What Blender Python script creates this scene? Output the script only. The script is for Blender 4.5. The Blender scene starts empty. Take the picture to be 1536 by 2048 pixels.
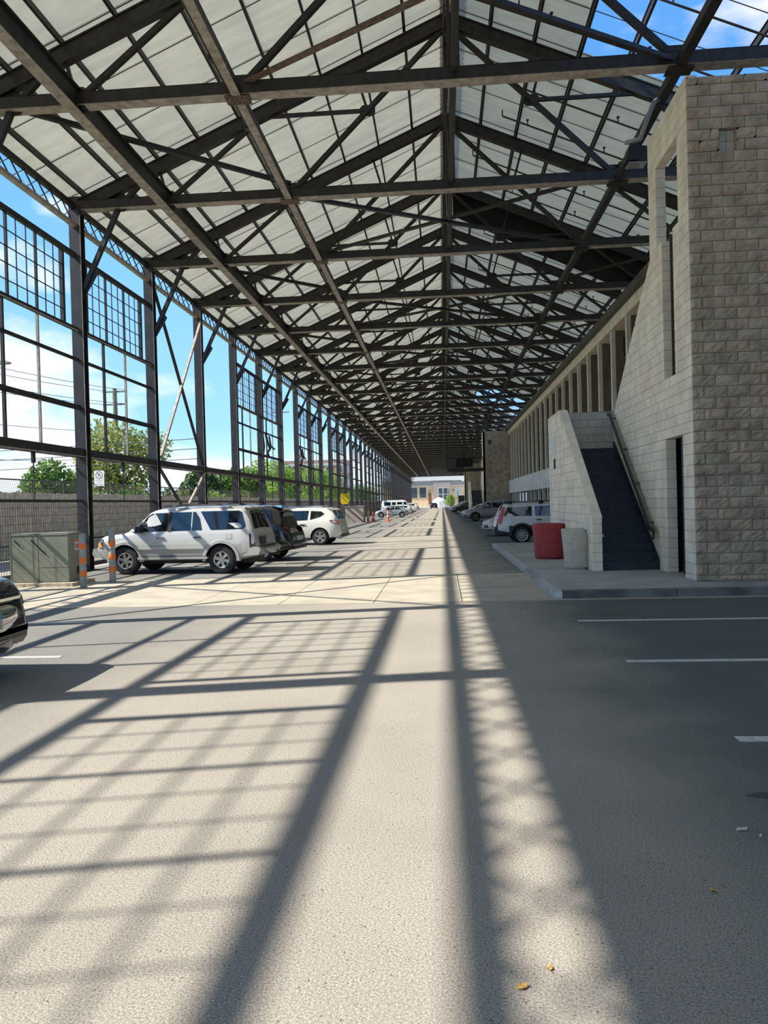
import bpy, bmesh, math, random
from mathutils import Vector, Matrix
random.seed(7)
SC = bpy.context.scene
COL = SC.collection

# ------------------------------------------------------------------ camera
F_PX, IMG_W, IMG_H = 1550.0, 1536.0, 2048.0
YAW, PITCH, ROLL = math.radians(4.316), math.radians(-0.618), math.radians(1.482)
fw = Vector((-math.sin(YAW) * math.cos(PITCH), math.cos(YAW) * math.cos(PITCH), math.sin(PITCH)))
rt = Vector((math.cos(YAW), math.sin(YAW), 0))
up = rt.cross(fw)
rt2 = rt * math.cos(ROLL) - up * math.sin(ROLL)
up2 = up * math.cos(ROLL) + rt * math.sin(ROLL)
cam = bpy.data.cameras.new('camera')
cam.sensor_fit = 'VERTICAL'
cam.sensor_height = 24.0
cam.lens = 24.0 * F_PX / IMG_H
cam.clip_end = 3000
cam_o = bpy.data.objects.new('camera', cam)
COL.objects.link(cam_o)
cam_o.matrix_world = Matrix(((rt2.x, up2.x, -fw.x, 0), (rt2.y, up2.y, -fw.y, 0), (rt2.z, up2.z, -fw.z, 1.7), (0, 0, 0, 1)))
SC.camera = cam_o

# ------------------------------------------------------------------ sky, sun, exposure
SUN_DIR = Vector((1.052, 0.215, -1.0)).normalized()
world = bpy.data.worlds.new('sky')
SC.world = world
world.use_nodes = True
nt = world.node_tree
nt.nodes.clear()
out = nt.nodes.new('ShaderNodeOutputWorld')
bg = nt.nodes.new('ShaderNodeBackground')
geo = nt.nodes.new('ShaderNodeTexCoord')
sep = nt.nodes.new('ShaderNodeSeparateXYZ')
nt.links.new(geo.outputs['Generated'], sep.inputs[0])
ramp = nt.nodes.new('ShaderNodeValToRGB')
cr = ramp.color_ramp
cr.elements[0].position = 0.0
cr.elements[0].color = (0.60, 0.78, 0.94, 1)
cr.elements[1].position = 1.0
cr.elements[1].color = (0.06, 0.20, 0.58, 1)
e = cr.elements.new(0.10); e.color = (0.28, 0.55, 0.86, 1)
e = cr.elements.new(0.45); e.color = (0.09, 0.31, 0.74, 1)
nt.links.new(sep.outputs['Z'], ramp.inputs[0])
# clouds: puffs placed by direction, denser near the horizon
mp = nt.nodes.new('ShaderNodeMapping')
mp.inputs['Scale'].default_value = (1.0, 1.0, 2.6)
mp.inputs['Location'].default_value = (2.35, 0.35, 0.4)
nt.links.new(geo.outputs['Generated'], mp.inputs[0])
nz = nt.nodes.new('ShaderNodeTexNoise')
nz.inputs['Scale'].default_value = 3.4
nz.inputs['Detail'].default_value = 7
nz.inputs['Roughness'].default_value = 0.52
nt.links.new(mp.outputs[0], nz.inputs['Vector'])
cm = nt.nodes.new('ShaderNodeValToRGB')
cm.color_ramp.elements[0].position = 0.535
cm.color_ramp.elements[0].color = (0, 0, 0, 1)
cm.color_ramp.elements[1].position = 0.67
cm.color_ramp.elements[1].color = (1, 1, 1, 1)
lowb = nt.nodes.new('ShaderNodeMapRange'); lowb.interpolation_type = 'SMOOTHSTEP'
for q, v in ((1, 0.02), (2, 0.34), (3, 0.03), (4, -0.005)): lowb.inputs[q].default_value = v
nt.links.new(sep.outputs['Z'], lowb.inputs[0])
addb = nt.nodes.new('ShaderNodeMath'); addb.operation = 'ADD'
nt.links.new(nz.outputs[0], addb.inputs[0]); nt.links.new(lowb.outputs[0], addb.inputs[1])
nt.links.new(addb.outputs[0], cm.inputs[0])
mixc = nt.nodes.new('ShaderNodeMixRGB')
mixc.inputs[2].default_value = (0.74, 0.77, 0.80, 1)
nt.links.new(cm.outputs[0], mixc.inputs[0])
nt.links.new(ramp.outputs[0], mixc.inputs[1])
nt.links.new(mixc.outputs[0], bg.inputs[0])
bg.inputs[1].default_value = 1.4
nt.links.new(bg.outputs[0], out.inputs[0])

sun = bpy.data.lights.new('sun', 'SUN')
sun.energy = 7.0
sun.angle = math.radians(0.53)
sun.color = (1.0, 0.95, 0.86)
sun_o = bpy.data.objects.new('sun', sun)
COL.objects.link(sun_o)
sun_o.rotation_euler = SUN_DIR.to_track_quat('-Z', 'Y').to_euler()
sun_o.location = (-40, -10, 40)
vs = SC.view_settings
vs.view_transform = 'Standard'
vs.look = 'None'
vs.gamma = 1.0
vs.use_curve_mapping = False
vs.exposure = 0.19
cy = SC.cycles
cy.max_bounces = 8
cy.diffuse_bounces = 5
cy.glossy_bounces = 3
cy.transmission_bounces = 4
cy.transparent_max_bounces = 12
cy.caustics_reflective = False
cy.caustics_refractive = False

# ------------------------------------------------------------------ materials
MATS = {}
def mat(name, col, rough=0.6, metal=0.0, var=0.0, scale=3.0, detail=4.0, bump=0.0, bscale=None, spec=0.5, col2=None, coat=0.0, emit=None):
    m = bpy.data.materials.new(name)
    m.use_nodes = True
    t = m.node_tree
    b = t.nodes['Principled BSDF']
    b.inputs['Base Color'].default_value = (*col, 1)
    b.inputs['Roughness'].default_value = rough
    b.inputs['Metallic'].default_value = metal
    b.inputs['Specular IOR Level'].default_value = spec
    b.inputs['Coat Weight'].default_value = coat
    if coat: b.inputs['Coat Roughness'].default_value = 0.05
    if emit:
        b.inputs['Emission Color'].default_value = (*emit[0], 1)
        b.inputs['Emission Strength'].default_value = emit[1]
    if var or bump:
        tc = t.nodes.new('ShaderNodeTexCoord')
        n = t.nodes.new('ShaderNodeTexNoise')
        n.inputs['Scale'].default_value = scale
        n.inputs['Detail'].default_value = detail
        g = t.nodes.new('ShaderNodeNewGeometry')
        t.links.new(g.outputs['Position'], n.inputs['Vector'])
        if var:
            r = t.nodes.new('ShaderNodeValToRGB')
            c2 = col2 or tuple(min(1, c * (1 + var)) for c in col)
            r.color_ramp.elements[0].position = 0.35
            r.color_ramp.elements[0].color = (*[c * (1 - var) for c in col], 1)
            r.color_ramp.elements[1].position = 0.68
            r.color_ramp.elements[1].color = (*c2, 1)
            t.links.new(n.outputs[0], r.inputs[0])
            t.links.new(r.outputs[0], b.inputs['Base Color'])
        if bump:
            n2 = t.nodes.new('ShaderNodeTexNoise')
            n2.inputs['Scale'].default_value = bscale or scale * 4
            n2.inputs['Detail'].default_value = 5
            t.links.new(g.outputs['Position'], n2.inputs['Vector'])
            bp = t.nodes.new('ShaderNodeBump')
            bp.inputs['Strength'].default_value = bump
            bp.inputs['Distance'].default_value = 0.02
            t.links.new(n2.outputs[0], bp.inputs['Height'])
            t.links.new(bp.outputs[0], b.inputs['Normal'])
    MATS[name] = m
    return m

def asphalt(name, base, dark, light, stain=0.25, sides=None):
    """Worn asphalt: fine pale aggregate, dark pits, wide soft stains."""
    m = bpy.data.materials.new(name)
    m.use_nodes = True
    t = m.node_tree
    b = t.nodes['Principled BSDF']
    b.inputs['Roughness'].default_value = 0.9
    b.inputs['Specular IOR Level'].default_value = 0.25
    g = t.nodes.new('ShaderNodeNewGeometry')
    def noise(s, d, r=0.55):
        n = t.nodes.new('ShaderNodeTexNoise')
        n.inputs['Scale'].default_value = s
        n.inputs['Detail'].default_value = d
        n.inputs['Roughness'].default_value = r
        t.links.new(g.outputs['Position'], n.inputs['Vector'])
        return n
    def rmp(src, p0, c0, p1, c1):
        r = t.nodes.new('ShaderNodeValToRGB')
        r.color_ramp.elements[0].position = p0; r.color_ramp.elements[0].color = (*c0, 1)
        r.color_ramp.elements[1].position = p1; r.color_ramp.elements[1].color = (*c1, 1)
        t.links.new(src, r.inputs[0]); return r
    fine = rmp(noise(110, 3, 0.7).outputs[0], 0.34, tuple(c * 0.58 for c in base), 0.66, light)
    vor = t.nodes.new('ShaderNodeTexVoronoi')
    vor.inputs['Scale'].default_value = 24
    t.links.new(g.outputs['Position'], vor.inputs['Vector'])
    pits = rmp(vor.outputs['Distance'], 0.07, (1, 1, 1), 0.16, (0, 0, 0))
    sparse = rmp(noise(9, 3).outputs[0], 0.42, (0, 0, 0), 0.54, (0.9, 0.9, 0.9))
    mul = t.nodes.new('ShaderNodeMath'); mul.operation = 'MULTIPLY'
    t.links.new(pits.outputs[0], mul.inputs[0]); t.links.new(sparse.outputs[0], mul.inputs[1])
    mx = t.nodes.new('ShaderNodeMixRGB')
    mx.inputs[2].default_value = (*dark, 1)
    t.links.new(mul.outputs[0], mx.inputs[0]); t.links.new(fine.outputs[0], mx.inputs[1])
    st = rmp(noise(0.55, 5).outputs[0], 0.3, (1 - stain,) * 3, 0.66, (1.06,) * 3)
    m2 = t.nodes.new('ShaderNodeMixRGB'); m2.blend_type = 'MULTIPLY'; m2.inputs[0].default_value = 1
    t.links.new(mx.outputs[0], m2.inputs[1]); t.links.new(st.outputs[0], m2.inputs[2])
    last = m2.outputs[0]
    if sides:      # bays in greyer asphalt, lane bleached; right tint deepened to paint in roof shade
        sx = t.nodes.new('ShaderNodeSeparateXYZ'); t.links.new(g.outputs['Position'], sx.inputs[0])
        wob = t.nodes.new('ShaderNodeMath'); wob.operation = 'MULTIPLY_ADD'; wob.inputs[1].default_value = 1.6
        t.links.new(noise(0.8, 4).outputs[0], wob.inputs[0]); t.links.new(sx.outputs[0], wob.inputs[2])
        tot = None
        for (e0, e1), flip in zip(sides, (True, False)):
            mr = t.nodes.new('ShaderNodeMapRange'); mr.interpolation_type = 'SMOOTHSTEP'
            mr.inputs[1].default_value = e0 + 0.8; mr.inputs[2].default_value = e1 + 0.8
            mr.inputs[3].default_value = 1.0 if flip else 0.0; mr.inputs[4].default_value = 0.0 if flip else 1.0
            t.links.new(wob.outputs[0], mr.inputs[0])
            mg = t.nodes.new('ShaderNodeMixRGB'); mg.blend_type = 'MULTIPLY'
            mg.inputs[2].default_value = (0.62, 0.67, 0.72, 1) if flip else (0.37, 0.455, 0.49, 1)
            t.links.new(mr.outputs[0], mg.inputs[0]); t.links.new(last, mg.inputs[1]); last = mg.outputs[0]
    t.links.new(last, b.inputs['Base Color'])
    bp = t.nodes.new('ShaderNodeBump'); bp.inputs['Strength'].default_value = 0.4; bp.inputs['Distance'].default_value = 0.010
    t.links.new(noise(70, 3, 0.65).outputs[0], bp.inputs['Height'])
    t.links.new(bp.outputs[0], b.inputs['Normal'])
    MATS[name] = m
    return m

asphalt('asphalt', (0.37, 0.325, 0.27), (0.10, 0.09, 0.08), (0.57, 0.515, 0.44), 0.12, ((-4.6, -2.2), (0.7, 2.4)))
mat('concrete', (0.50, 0.445, 0.35), 0.85, var=0.14, scale=1.6, detail=6, bump=0.25, bscale=60)
mat('sidewalk', (0.42, 0.415, 0.385), 0.85, var=0.16, scale=1.2, detail=6, bump=0.2, bscale=60)
mat('kerb', (0.17, 0.18, 0.18), 0.85, var=0.35, scale=2.5, detail=6, bump=0.3, bscale=50)
mat('kerb_paint', (0.50, 0.50, 0.48), 0.8, var=0.25, scale=6)
mat('line_paint', (0.66, 0.65, 0.62), 0.75, var=0.2, scale=14, detail=6)
mat('joint', (0.07, 0.06, 0.05), 0.9)
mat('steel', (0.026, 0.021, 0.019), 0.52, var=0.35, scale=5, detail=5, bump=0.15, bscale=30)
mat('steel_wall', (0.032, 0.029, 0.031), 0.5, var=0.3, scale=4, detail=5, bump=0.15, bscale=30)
mat('steel_pale', (0.44, 0.385, 0.33), 0.6, var=0.3, scale=6, detail=5)  # pale tone on beam undersides paints in light bounced off the floor
mat('steel_rust', (0.16, 0.105, 0.075), 0.7, var=0.4, scale=7, detail=6)
mat('soot', (0.012, 0.010, 0.009), 0.8, var=0.3, scale=4)
mat('gutter', (0.10, 0.09, 0.072), 0.7, var=0.25, scale=3)
mat('pipe', (0.05, 0.042, 0.038), 0.5)
mat('block', (0.93, 0.80, 0.645), 0.85, var=0.13, scale=2.2, detail=6, bump=0.15, bscale=80)
mat('block_grey', (0.52, 0.48, 0.42), 0.85, var=0.12, scale=2.2, detail=6, bump=0.15, bscale=80)
mat('split_block', (0.53, 0.42, 0.315), 0.9, var=0.26, scale=2.6, detail=7, bump=0.9, bscale=38)
mat('split_block_warm', (0.57, 0.43, 0.32), 0.9, var=0.26, scale=2.6, detail=7, bump=0.9, bscale=38)
mat('split_block_grey', (0.50, 0.41, 0.305), 0.9, var=0.26, scale=2.6, detail=7, bump=0.9, bscale=38)
mat('mortar', (0.28, 0.24, 0.20), 0.95)
mat('mortar_pale', (0.50, 0.44, 0.36), 0.95)
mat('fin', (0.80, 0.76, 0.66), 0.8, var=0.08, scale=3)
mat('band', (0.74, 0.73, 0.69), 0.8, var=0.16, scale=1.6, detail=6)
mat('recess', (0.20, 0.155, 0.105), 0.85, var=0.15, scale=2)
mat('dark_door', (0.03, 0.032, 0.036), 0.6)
mat('stair_paint', (0.022, 0.034, 0.047), 0.6, var=0.25, scale=5)
mat('handrail', (0.055, 0.05, 0.047), 0.45)
mat('red_fibre', (0.35, 0.042, 0.048), 0.55, var=0.12, scale=4, spec=0.4)
mat('cast_concrete', (0.55, 0.50, 0.415), 0.9, var=0.12, scale=9, detail=6, bump=0.3, bscale=90)
mat('utility_green', (0.245, 0.265, 0.205), 0.6, var=0.08, scale=3)
mat('pad', (0.52, 0.46, 0.35), 0.9, var=0.12, scale=5, bump=0.2)
mat('bollard_grey', (0.33, 0.36, 0.37), 0.6, var=0.15, scale=9)
mat('orange_tape', (0.80, 0.20, 0.035), 0.5)
mat('orange', (0.85, 0.16, 0.03), 0.5)
mat('yellow', (0.85, 0.62, 0.02), 0.5)
mat('white_paint', (0.80, 0.79, 0.76), 0.5)
mat('sign_white', (0.78, 0.77, 0.74), 0.5)
mat('sign_ink', (0.16, 0.07, 0.08), 0.6)
mat('sign_grey', (0.45, 0.47, 0.46), 0.6)
mat('sign_blue', (0.62, 0.70, 0.74), 0.5)
mat('board', (0.76, 0.66, 0.53), 0.9, var=0.25, scale=4, detail=5, bump=0.2)
mat('wire', (0.05, 0.045, 0.042), 0.6)
mat('wood_pole', (0.23, 0.21, 0.155), 0.9, var=0.25, scale=4)
mat('bark', (0.12, 0.095, 0.07), 0.9, var=0.3, scale=6)
mat('grass', (0.12, 0.17, 0.05), 0.95, var=0.4, scale=0.6, detail=7)
mat('dirt', (0.40, 0.36, 0.28), 0.95, var=0.25, scale=0.8, detail=6)
mat('stucco', (0.86, 0.63, 0.37), 0.85, var=0.06, scale=1)
mat('stucco_pale', (0.70, 0.62, 0.45), 0.85, var=0.06, scale=1)
mat('fascia', (0.78, 0.76, 0.70), 0.7)
mat('roof_grey', (0.36, 0.37, 0.37), 0.7)
mat('rose_stone', (0.42, 0.36, 0.31), 0.8, var=0.1, scale=2)
mat('brown_door', (0.18, 0.085, 0.045), 0.6)
mat('brick_far', (0.42, 0.25, 0.19), 0.9, var=0.12, scale=1)
mat('far_white', (0.62, 0.62, 0.61), 0.8)
mat('far_glass', (0.07, 0.09, 0.10), 0.15, spec=0.6)
mat('tyre', (0.018, 0.018, 0.018), 0.75)
mat('alloy', (0.55, 0.54, 0.51), 0.3, metal=0.85)
mat('alloy_dark', (0.10, 0.10, 0.10), 0.4, metal=0.6)
mat('car_glass', (0.012, 0.016, 0.02), 0.03, spec=0.8, coat=0.6)
mat('car_black_trim', (0.018, 0.018, 0.019), 0.55)
mat('car_grey_trim', (0.13, 0.14, 0.15), 0.5)
mat('chrome', (0.62, 0.62, 0.60), 0.12, metal=1.0)
mat('lamp_red', (0.55, 0.02, 0.018), 0.15, coat=0.8)
mat('lamp_dark', (0.10, 0.03, 0.03), 0.15, coat=0.8)
mat('lamp_clear', (0.34, 0.37, 0.40), 0.08, coat=0.9)
mat('lamp_amber', (0.85, 0.33, 0.03), 0.2, coat=0.6)
mat('silver_paint', (0.66, 0.645, 0.61), 0.34, metal=0.25, coat=0.7)
mat('silver_lower', (0.50, 0.49, 0.47), 0.38, metal=0.3, coat=0.5)
mat('pearl_paint', (0.76, 0.75, 0.69), 0.3, coat=0.8)
mat('white_car', (0.76, 0.78, 0.79), 0.3, coat=0.8)
mat('black_paint', (0.010, 0.011, 0.013), 0.16, coat=1.0)
mat('navy_paint', (0.008, 0.012, 0.018), 0.14, coat=1.0)
mat('grey_paint', (0.30, 0.315, 0.335), 0.3, metal=0.4, coat=0.8)
mat('pale_blue_paint', (0.36, 0.42, 0.46), 0.3, metal=0.3, coat=0.8)
mat('plastic_navy', (0.035, 0.045, 0.058), 0.5)
mat('plate_blue', (0.10, 0.30, 0.42), 0.5)
mat('plate_white', (0.55, 0.58, 0.55), 0.5)
mat('plate_ink', (0.05, 0.07, 0.10), 0.5)
mat('leaf_dry', (0.60, 0.36, 0.10), 0.8)
mat('litter', (0.62, 0.62, 0.58), 0.8)
mat('oil', (0.085, 0.08, 0.078), 0.6)
mat('lamp_glow', (0.9, 0.9, 0.85), 0.4, emit=((1, 0.96, 0.85), 6.0))

def roof_mat(name, col, trans):
    m = bpy.data.materials.new(name); m.use_nodes = True
    t = m.node_tree; b = t.nodes['Principled BSDF']; o = t.nodes['Material Output']
    g = t.nodes.new('ShaderNodeNewGeometry')
    n = t.nodes.new('ShaderNodeTexNoise'); n.inputs['Scale'].default_value = 1.3; n.inputs['Detail'].default_value = 6
    mp = t.nodes.new('ShaderNodeMapping'); mp.inputs['Scale'].default_value = (0.35, 2.4, 1)
    t.links.new(g.outputs['Position'], mp.inputs[0]); t.links.new(mp.outputs[0], n.inputs['Vector'])
    r = t.nodes.new('ShaderNodeValToRGB')
    r.color_ramp.elements[0].position = 0.3; r.color_ramp.elements[0].color = (*[c * 0.82 for c in col], 1)
    r.color_ramp.elements[1].position = 0.65; r.color_ramp.elements[1].color = (*col, 1)
    t.links.new(n.outputs[0], r.inputs[0]); t.links.new(r.outputs[0], b.inputs['Base Color'])
    b.inputs['Roughness'].default_value = 0.6
    tr = t.nodes.new('ShaderNodeBsdfTranslucent')
    t.links.new(r.outputs[0], tr.inputs[0])
    mx = t.nodes.new('ShaderNodeMixShader'); mx.inputs[0].default_value = trans
    t.links.new(b.outputs[0], mx.inputs[1]); t.links.new(tr.outputs[0], mx.inputs[2]); t.links.new(mx.outputs[0], o.inputs[0])
    MATS[name] = m
roof_mat('roof_sheet', (0.81, 0.80, 0.64), 0.17)

def clear_mat(name, tint, fac):
    m = bpy.data.materials.new(name); m.use_nodes = True
    t = m.node_tree; o = t.nodes['Material Output']; b = t.nodes['Principled BSDF']
    b.inputs['Base Color'].default_value = (*tint, 1); b.inputs['Roughness'].default_value = 0.25
    tp = t.nodes.new('ShaderNodeBsdfTransparent')
    mx = t.nodes.new('ShaderNodeMixShader'); mx.inputs[0].default_value = fac
    t.links.new(tp.outputs[0], mx.inputs[1]); t.links.new(b.outputs[0], mx.inputs[2]); t.links.new(mx.outputs[0], o.inputs[0])
    MATS[name] = m
clear_mat('clear_sheet', (0.85, 0.9, 0.95), 0.16)

def leaf_mat(name, c0, c1, c2):
    m = bpy.data.materials.new(name); m.use_nodes = True
    t = m.node_tree; b = t.nodes['Principled BSDF']; o = t.nodes['Material Output']
    g = t.nodes.new('ShaderNodeNewGeometry')
    n = t.nodes.new('ShaderNodeTexNoise'); n.inputs['Scale'].default_value = 1.7; n.inputs['Detail'].default_value = 8
    t.links.new(g.outputs['Position'], n.inputs['Vector'])
    r = t.nodes.new('ShaderNodeValToRGB')
    r.color_ramp.elements[0].position = 0.32; r.color_ramp.elements[0].color = (*c0, 1)
    r.color_ramp.elements[1].position = 0.72; r.color_ramp.elements[1].color = (*c2, 1)
    e = r.color_ramp.elements.new(0.52); e.color = (*c1, 1)
    t.links.new(n.outputs[0], r.inputs[0]); t.links.new(r.outputs[0], b.inputs['Base Color'])
    b.inputs['Roughness'].default_value = 0.7
    tr = t.nodes.new('ShaderNodeBsdfTranslucent'); t.links.new(r.outputs[0], tr.inputs[0])
    mx = t.nodes.new('ShaderNodeMixShader'); mx.inputs[0].default_value = 0.45
    t.links.new(b.outputs[0], mx.inputs[1]); t.links.new(tr.outputs[0], mx.inputs[2]); t.links.new(mx.outputs[0], o.inputs[0])
    MATS[name] = m
leaf_mat('leaves_green', (0.05, 0.11, 0.02), (0.13, 0.24, 0.045), (0.30, 0.42, 0.08))
leaf_mat('leaves_yellow', (0.12, 0.17, 0.04), (0.30, 0.34, 0.09), (0.62, 0.50, 0.16))
leaf_mat('leaves_lime', (0.12, 0.22, 0.03), (0.30, 0.46, 0.07), (0.52, 0.66, 0.14))
leaf_mat('leaves_dark', (0.025, 0.055, 0.018), (0.06, 0.12, 0.03), (0.14, 0.22, 0.05))

# ------------------------------------------------------------------ mesh helpers
class MB:
    def __init__(s): s.v = []; s.f = []; s.mi = []
    def add(s, vs, fs, mi=0):
        o = len(s.v); s.v += [tuple(v) for v in vs]
        s.f += [tuple(i + o for i in f) for f in fs]; s.mi += [mi] * len(fs); return s
    def box(s, x0, x1, y0, y1, z0, z1, mi=0):
        return s.add([(x0, y0, z0), (x1, y0, z0), (x1, y1, z0), (x0, y1, z0), (x0, y0, z1), (x1, y0, z1), (x1, y1, z1), (x0, y1, z1)],
                     [(0, 3, 2, 1), (4, 5, 6, 7), (0, 1, 5, 4), (1, 2, 6, 5), (2, 3, 7, 6), (3, 0, 4, 7)], mi)
    def bar(s, p, q, w, h, upv=(0, 0, 1), mi=0):
        """Rectangular bar from p to q: w sideways, h along the up direction."""
        p = Vector(p); q = Vector(q); d = (q - p).normalized(); u = Vector(upv)
        sd = d.cross(u)
        if sd.length < 1e-4: sd = d.cross(Vector((0, 1, 0)))
        sd.normalize(); u = sd.cross(d).normalized()
        a = sd * (w / 2); b = u * (h / 2)
        return s.add([p - a - b, p + a - b, p + a + b, p - a + b, q - a - b, q + a - b, q + a + b, q - a + b],
                     [(0, 1, 2, 3), (7, 6, 5, 4), (0, 4, 5, 1), (1, 5, 6, 2), (2, 6, 7, 3), (3, 7, 4, 0)], mi)
    def ibeam(s, p, q, w, h, tf=0.03, tw=0.03, upv=(0, 0, 1)):
        p = Vector(p); q = Vector(q); d = (q - p).normalized(); sd = d.cross(Vector(upv)).normalized(); u = sd.cross(d).normalized()
        s.bar(p, q, tw, h - tf, upv)
        for k in (-1, 1): s.bar(p + u * k * (h / 2 - tf / 2), q + u * k * (h / 2 - tf / 2), w, tf, upv)
        return s
    def cyl(s, p, q, r0, r1=None, n=12, mi=0, caps=True):
        p = Vector(p); q = Vector(q); r1 = r0 if r1 is None else r1
        d = (q - p).normalized(); a = d.orthogonal().normalized(); b = d.cross(a)
        vs = []
        for c, r in ((p, r0), (q, r1)):
            for i in range(n):
                t = 2 * math.pi * i / n; vs.append(c + a * (r * math.cos(t)) + b * (r * math.sin(t)))
        fs = [(i, (i + 1) % n, n + (i + 1) % n, n + i) for i in range(n)]
        if caps: fs += [tuple(range(n - 1, -1, -1)), tuple(range(n, 2 * n))]
        return s.add(vs, fs, mi)
    def lathe(s, prof, n=24, origin=(0, 0, 0), axis='z', mi=0, close=False):
        """prof: (radius, height) pairs turned about the axis."""
        vs = []; m = len(prof); ox, oy, oz = origin
        for i in range(n):
            t = 2 * math.pi * i / n; c, sn = math.cos(t), math.sin(t)
            for r, z in prof:
                if axis == 'z': vs.append((ox + r * c, oy + r * sn, oz + z))
                else: vs.append((ox + r * c, oy + z, oz + r * sn))
        fs = []
        for i in range(n):
            j = (i + 1) % n
            for k in range(m - 1): fs.append((i * m + k, j * m + k, j * m + k + 1, i * m + k + 1))
            if close: fs.append((i * m + m - 1, j * m + m - 1, j * m, i * m))
        return s.add(vs, fs, mi)
    def prism(s, poly, a, b, axis='x', mi=0):
        """2-D polygon extruded from a to b along the axis; poly is (y,z), (x,z) or (x,y)."""
        n = len(poly)
        def P(p, t): return (t, p[0], p[1]) if axis == 'x' else ((p[0], t, p[1]) if axis == 'y' else (p[0], p[1], t))
        vs = [P(p, a) for p in poly] + [P(p, b) for p in poly]
        return s.add(vs, [tuple(range(n - 1, -1, -1)), tuple(range(n, 2 * n))] + [(i, (i + 1) % n, n + (i + 1) % n, n + i) for i in range(n)], mi)
    def tube(s, pts, r, n=6, mi=0):
        for i in range(len(pts) - 1): s.cyl(pts[i], pts[i + 1], r, n=n, mi=mi)
        return s
    def mesh(s, name, mats, smooth=False):
        me = bpy.data.meshes.new(name)
        me.from_pydata(s.v, [], s.f)
        for m in (mats if isinstance(mats, (list, tuple)) else [mats]): me.materials.append(MATS[m])
        if any(s.mi):
            for p, k in zip(me.polygons, s.mi): p.material_index = k
        bm = bmesh.new(); bm.from_mesh(me); bmesh.ops.recalc_face_normals(bm, faces=bm.faces); bm.to_mesh(me); bm.free()
        if smooth:
            for p in me.polygons: p.use_smooth = True
            if smooth is not True: me.set_sharp_from_angle(angle=math.radians(smooth))
        me.update(); return me
    def obj(s, name, mats, parent=None, smooth=False, loc=(0, 0, 0), rz=0.0):
        return link(name, s.mesh(name, mats, smooth), parent, loc, rz)

def link(name, me, parent=None, loc=(0, 0, 0), rz=0.0, rot=None):
    o = bpy.data.objects.new(name, me); COL.objects.link(o)
    o.location = loc
    o.rotation_euler = rot if rot else (0, 0, rz)
    if parent: o.parent = parent
    return o
def tag(o, label=None, cat=None, group=None, kind=None):
    if label: o['label'] = label
    if cat: o['category'] = cat
    if group: o['group'] = group
    if kind: o['kind'] = kind
    return o
def thing(name, label, cat, loc=(0, 0, 0), rz=0.0, group=None, kind=None):
    o = bpy.data.objects.new(name, None); COL.objects.link(o); o.empty_display_size = 0.2
    o.location = loc; o.rotation_euler = (0, 0, rz)
    return tag(o, label, cat, group, kind)
def struct(name, label=None, loc=(0, 0, 0)):
    return thing(name, label, None, loc, kind='structure')
def copy_tree(o, parent=None):
    c = o.copy(); COL.objects.link(c); c.parent = parent
    for ch in list(o.children): copy_tree(ch, c)
    return c
ORD = ['first', 'second', 'third', 'fourth', 'fifth', 'sixth', 'seventh', 'eighth', 'ninth', 'tenth', 'eleventh', 'twelfth', 'thirteenth', 'fourteenth', 'fifteenth', 'sixteenth', 'seventeenth', 'eighteenth', 'nineteenth', 'twentieth']
ORD += [t_ + '-' + o_ if o_ else e_ for t_, e_ in (('twenty', 'thirtieth'), ('thirty', 'fortieth'), ('forty', 'fiftieth')) for o_ in ORD[:9] + ['']]

# ------------------------------------------------------------------ shed dimensions
S = 5.486                     # bay length
Y0 = 16.0                     # centre of column number 0
def YC(i): return Y0 + S * i + (0.5 if i <= -2 else 0.0)   # the bay before the crossed one is a little shorter
XL, XR, XRG = -10.2, 11.1, 0.45
ZT = 10.38                    # middle of the tie beams
SLOPE, ZAP = 0.43, 14.9
def raf(d): return ZAP - SLOPE * d
def roofz(d): return raf(d) + 0.42
I0, I1 = -5, 44               # first and last frame
B1, B2, B3, B4 = -7.5, -4.03, 4.93, 8.4
SASH = {-5, -4, -3, -2, 0, 1, 4, 5, 7, 8, 10, 11, 13, 14, 16, 17, 19, 20, 22, 23, 25, 26}
XBAYS = {-1, 2}

# ------------------------------------------------------------------ ground
fl = struct('floor', 'worn asphalt floor of the open shed')
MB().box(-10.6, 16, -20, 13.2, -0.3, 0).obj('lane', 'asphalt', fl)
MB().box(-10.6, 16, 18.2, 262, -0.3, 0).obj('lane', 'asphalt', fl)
MB().box(-10.6, 16, 262, 330, -0.3, 0).obj('forecourt', 'concrete', fl)
cs = struct('floor_concrete_strip', 'pale concrete strip crossing the asphalt lane')
MB().box(-10.6, 16, 13.2, 18.2, -0.3, -0.03).obj('bed', 'joint', cs)
xs = [-10.6, -8.3, -6.5, -4.45, -2.87, -1.22, 0.3, 1.95, 16]
for a, b in zip(xs, xs[1:]):
    for y0, y1 in ((13.2, 15.35), (15.35, 18.2)) if a < 1.9 else ((13.2, 18.2),):
        MB().box(a + 0.008, b - 0.008, y0 + 0.004, y1 - 0.004, -0.2, 0.004).obj('slab', 'concrete', cs)
og = struct('ground_outside', 'dirt and grass ground outside the shed')
MB().box(-220, -10.6, -60, 420, -0.35, -0.02).obj('ground_earth', 'dirt', og)
MB().box(16, 120, -60, 420, -0.35, -0.02).obj('ground_earth', 'dirt', og)
MB().box(-10.6, 16, 330, 420, -0.35, -0.02).obj('ground_earth', 'dirt', og)
MB().box(-10.6, 16, -60, -20, -0.35, -0.02).obj('ground_earth', 'dirt', og)
MB().box(-220, -16.8, -60, 420, -0.02, 0.05).obj('verge', 'grass', og)

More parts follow.
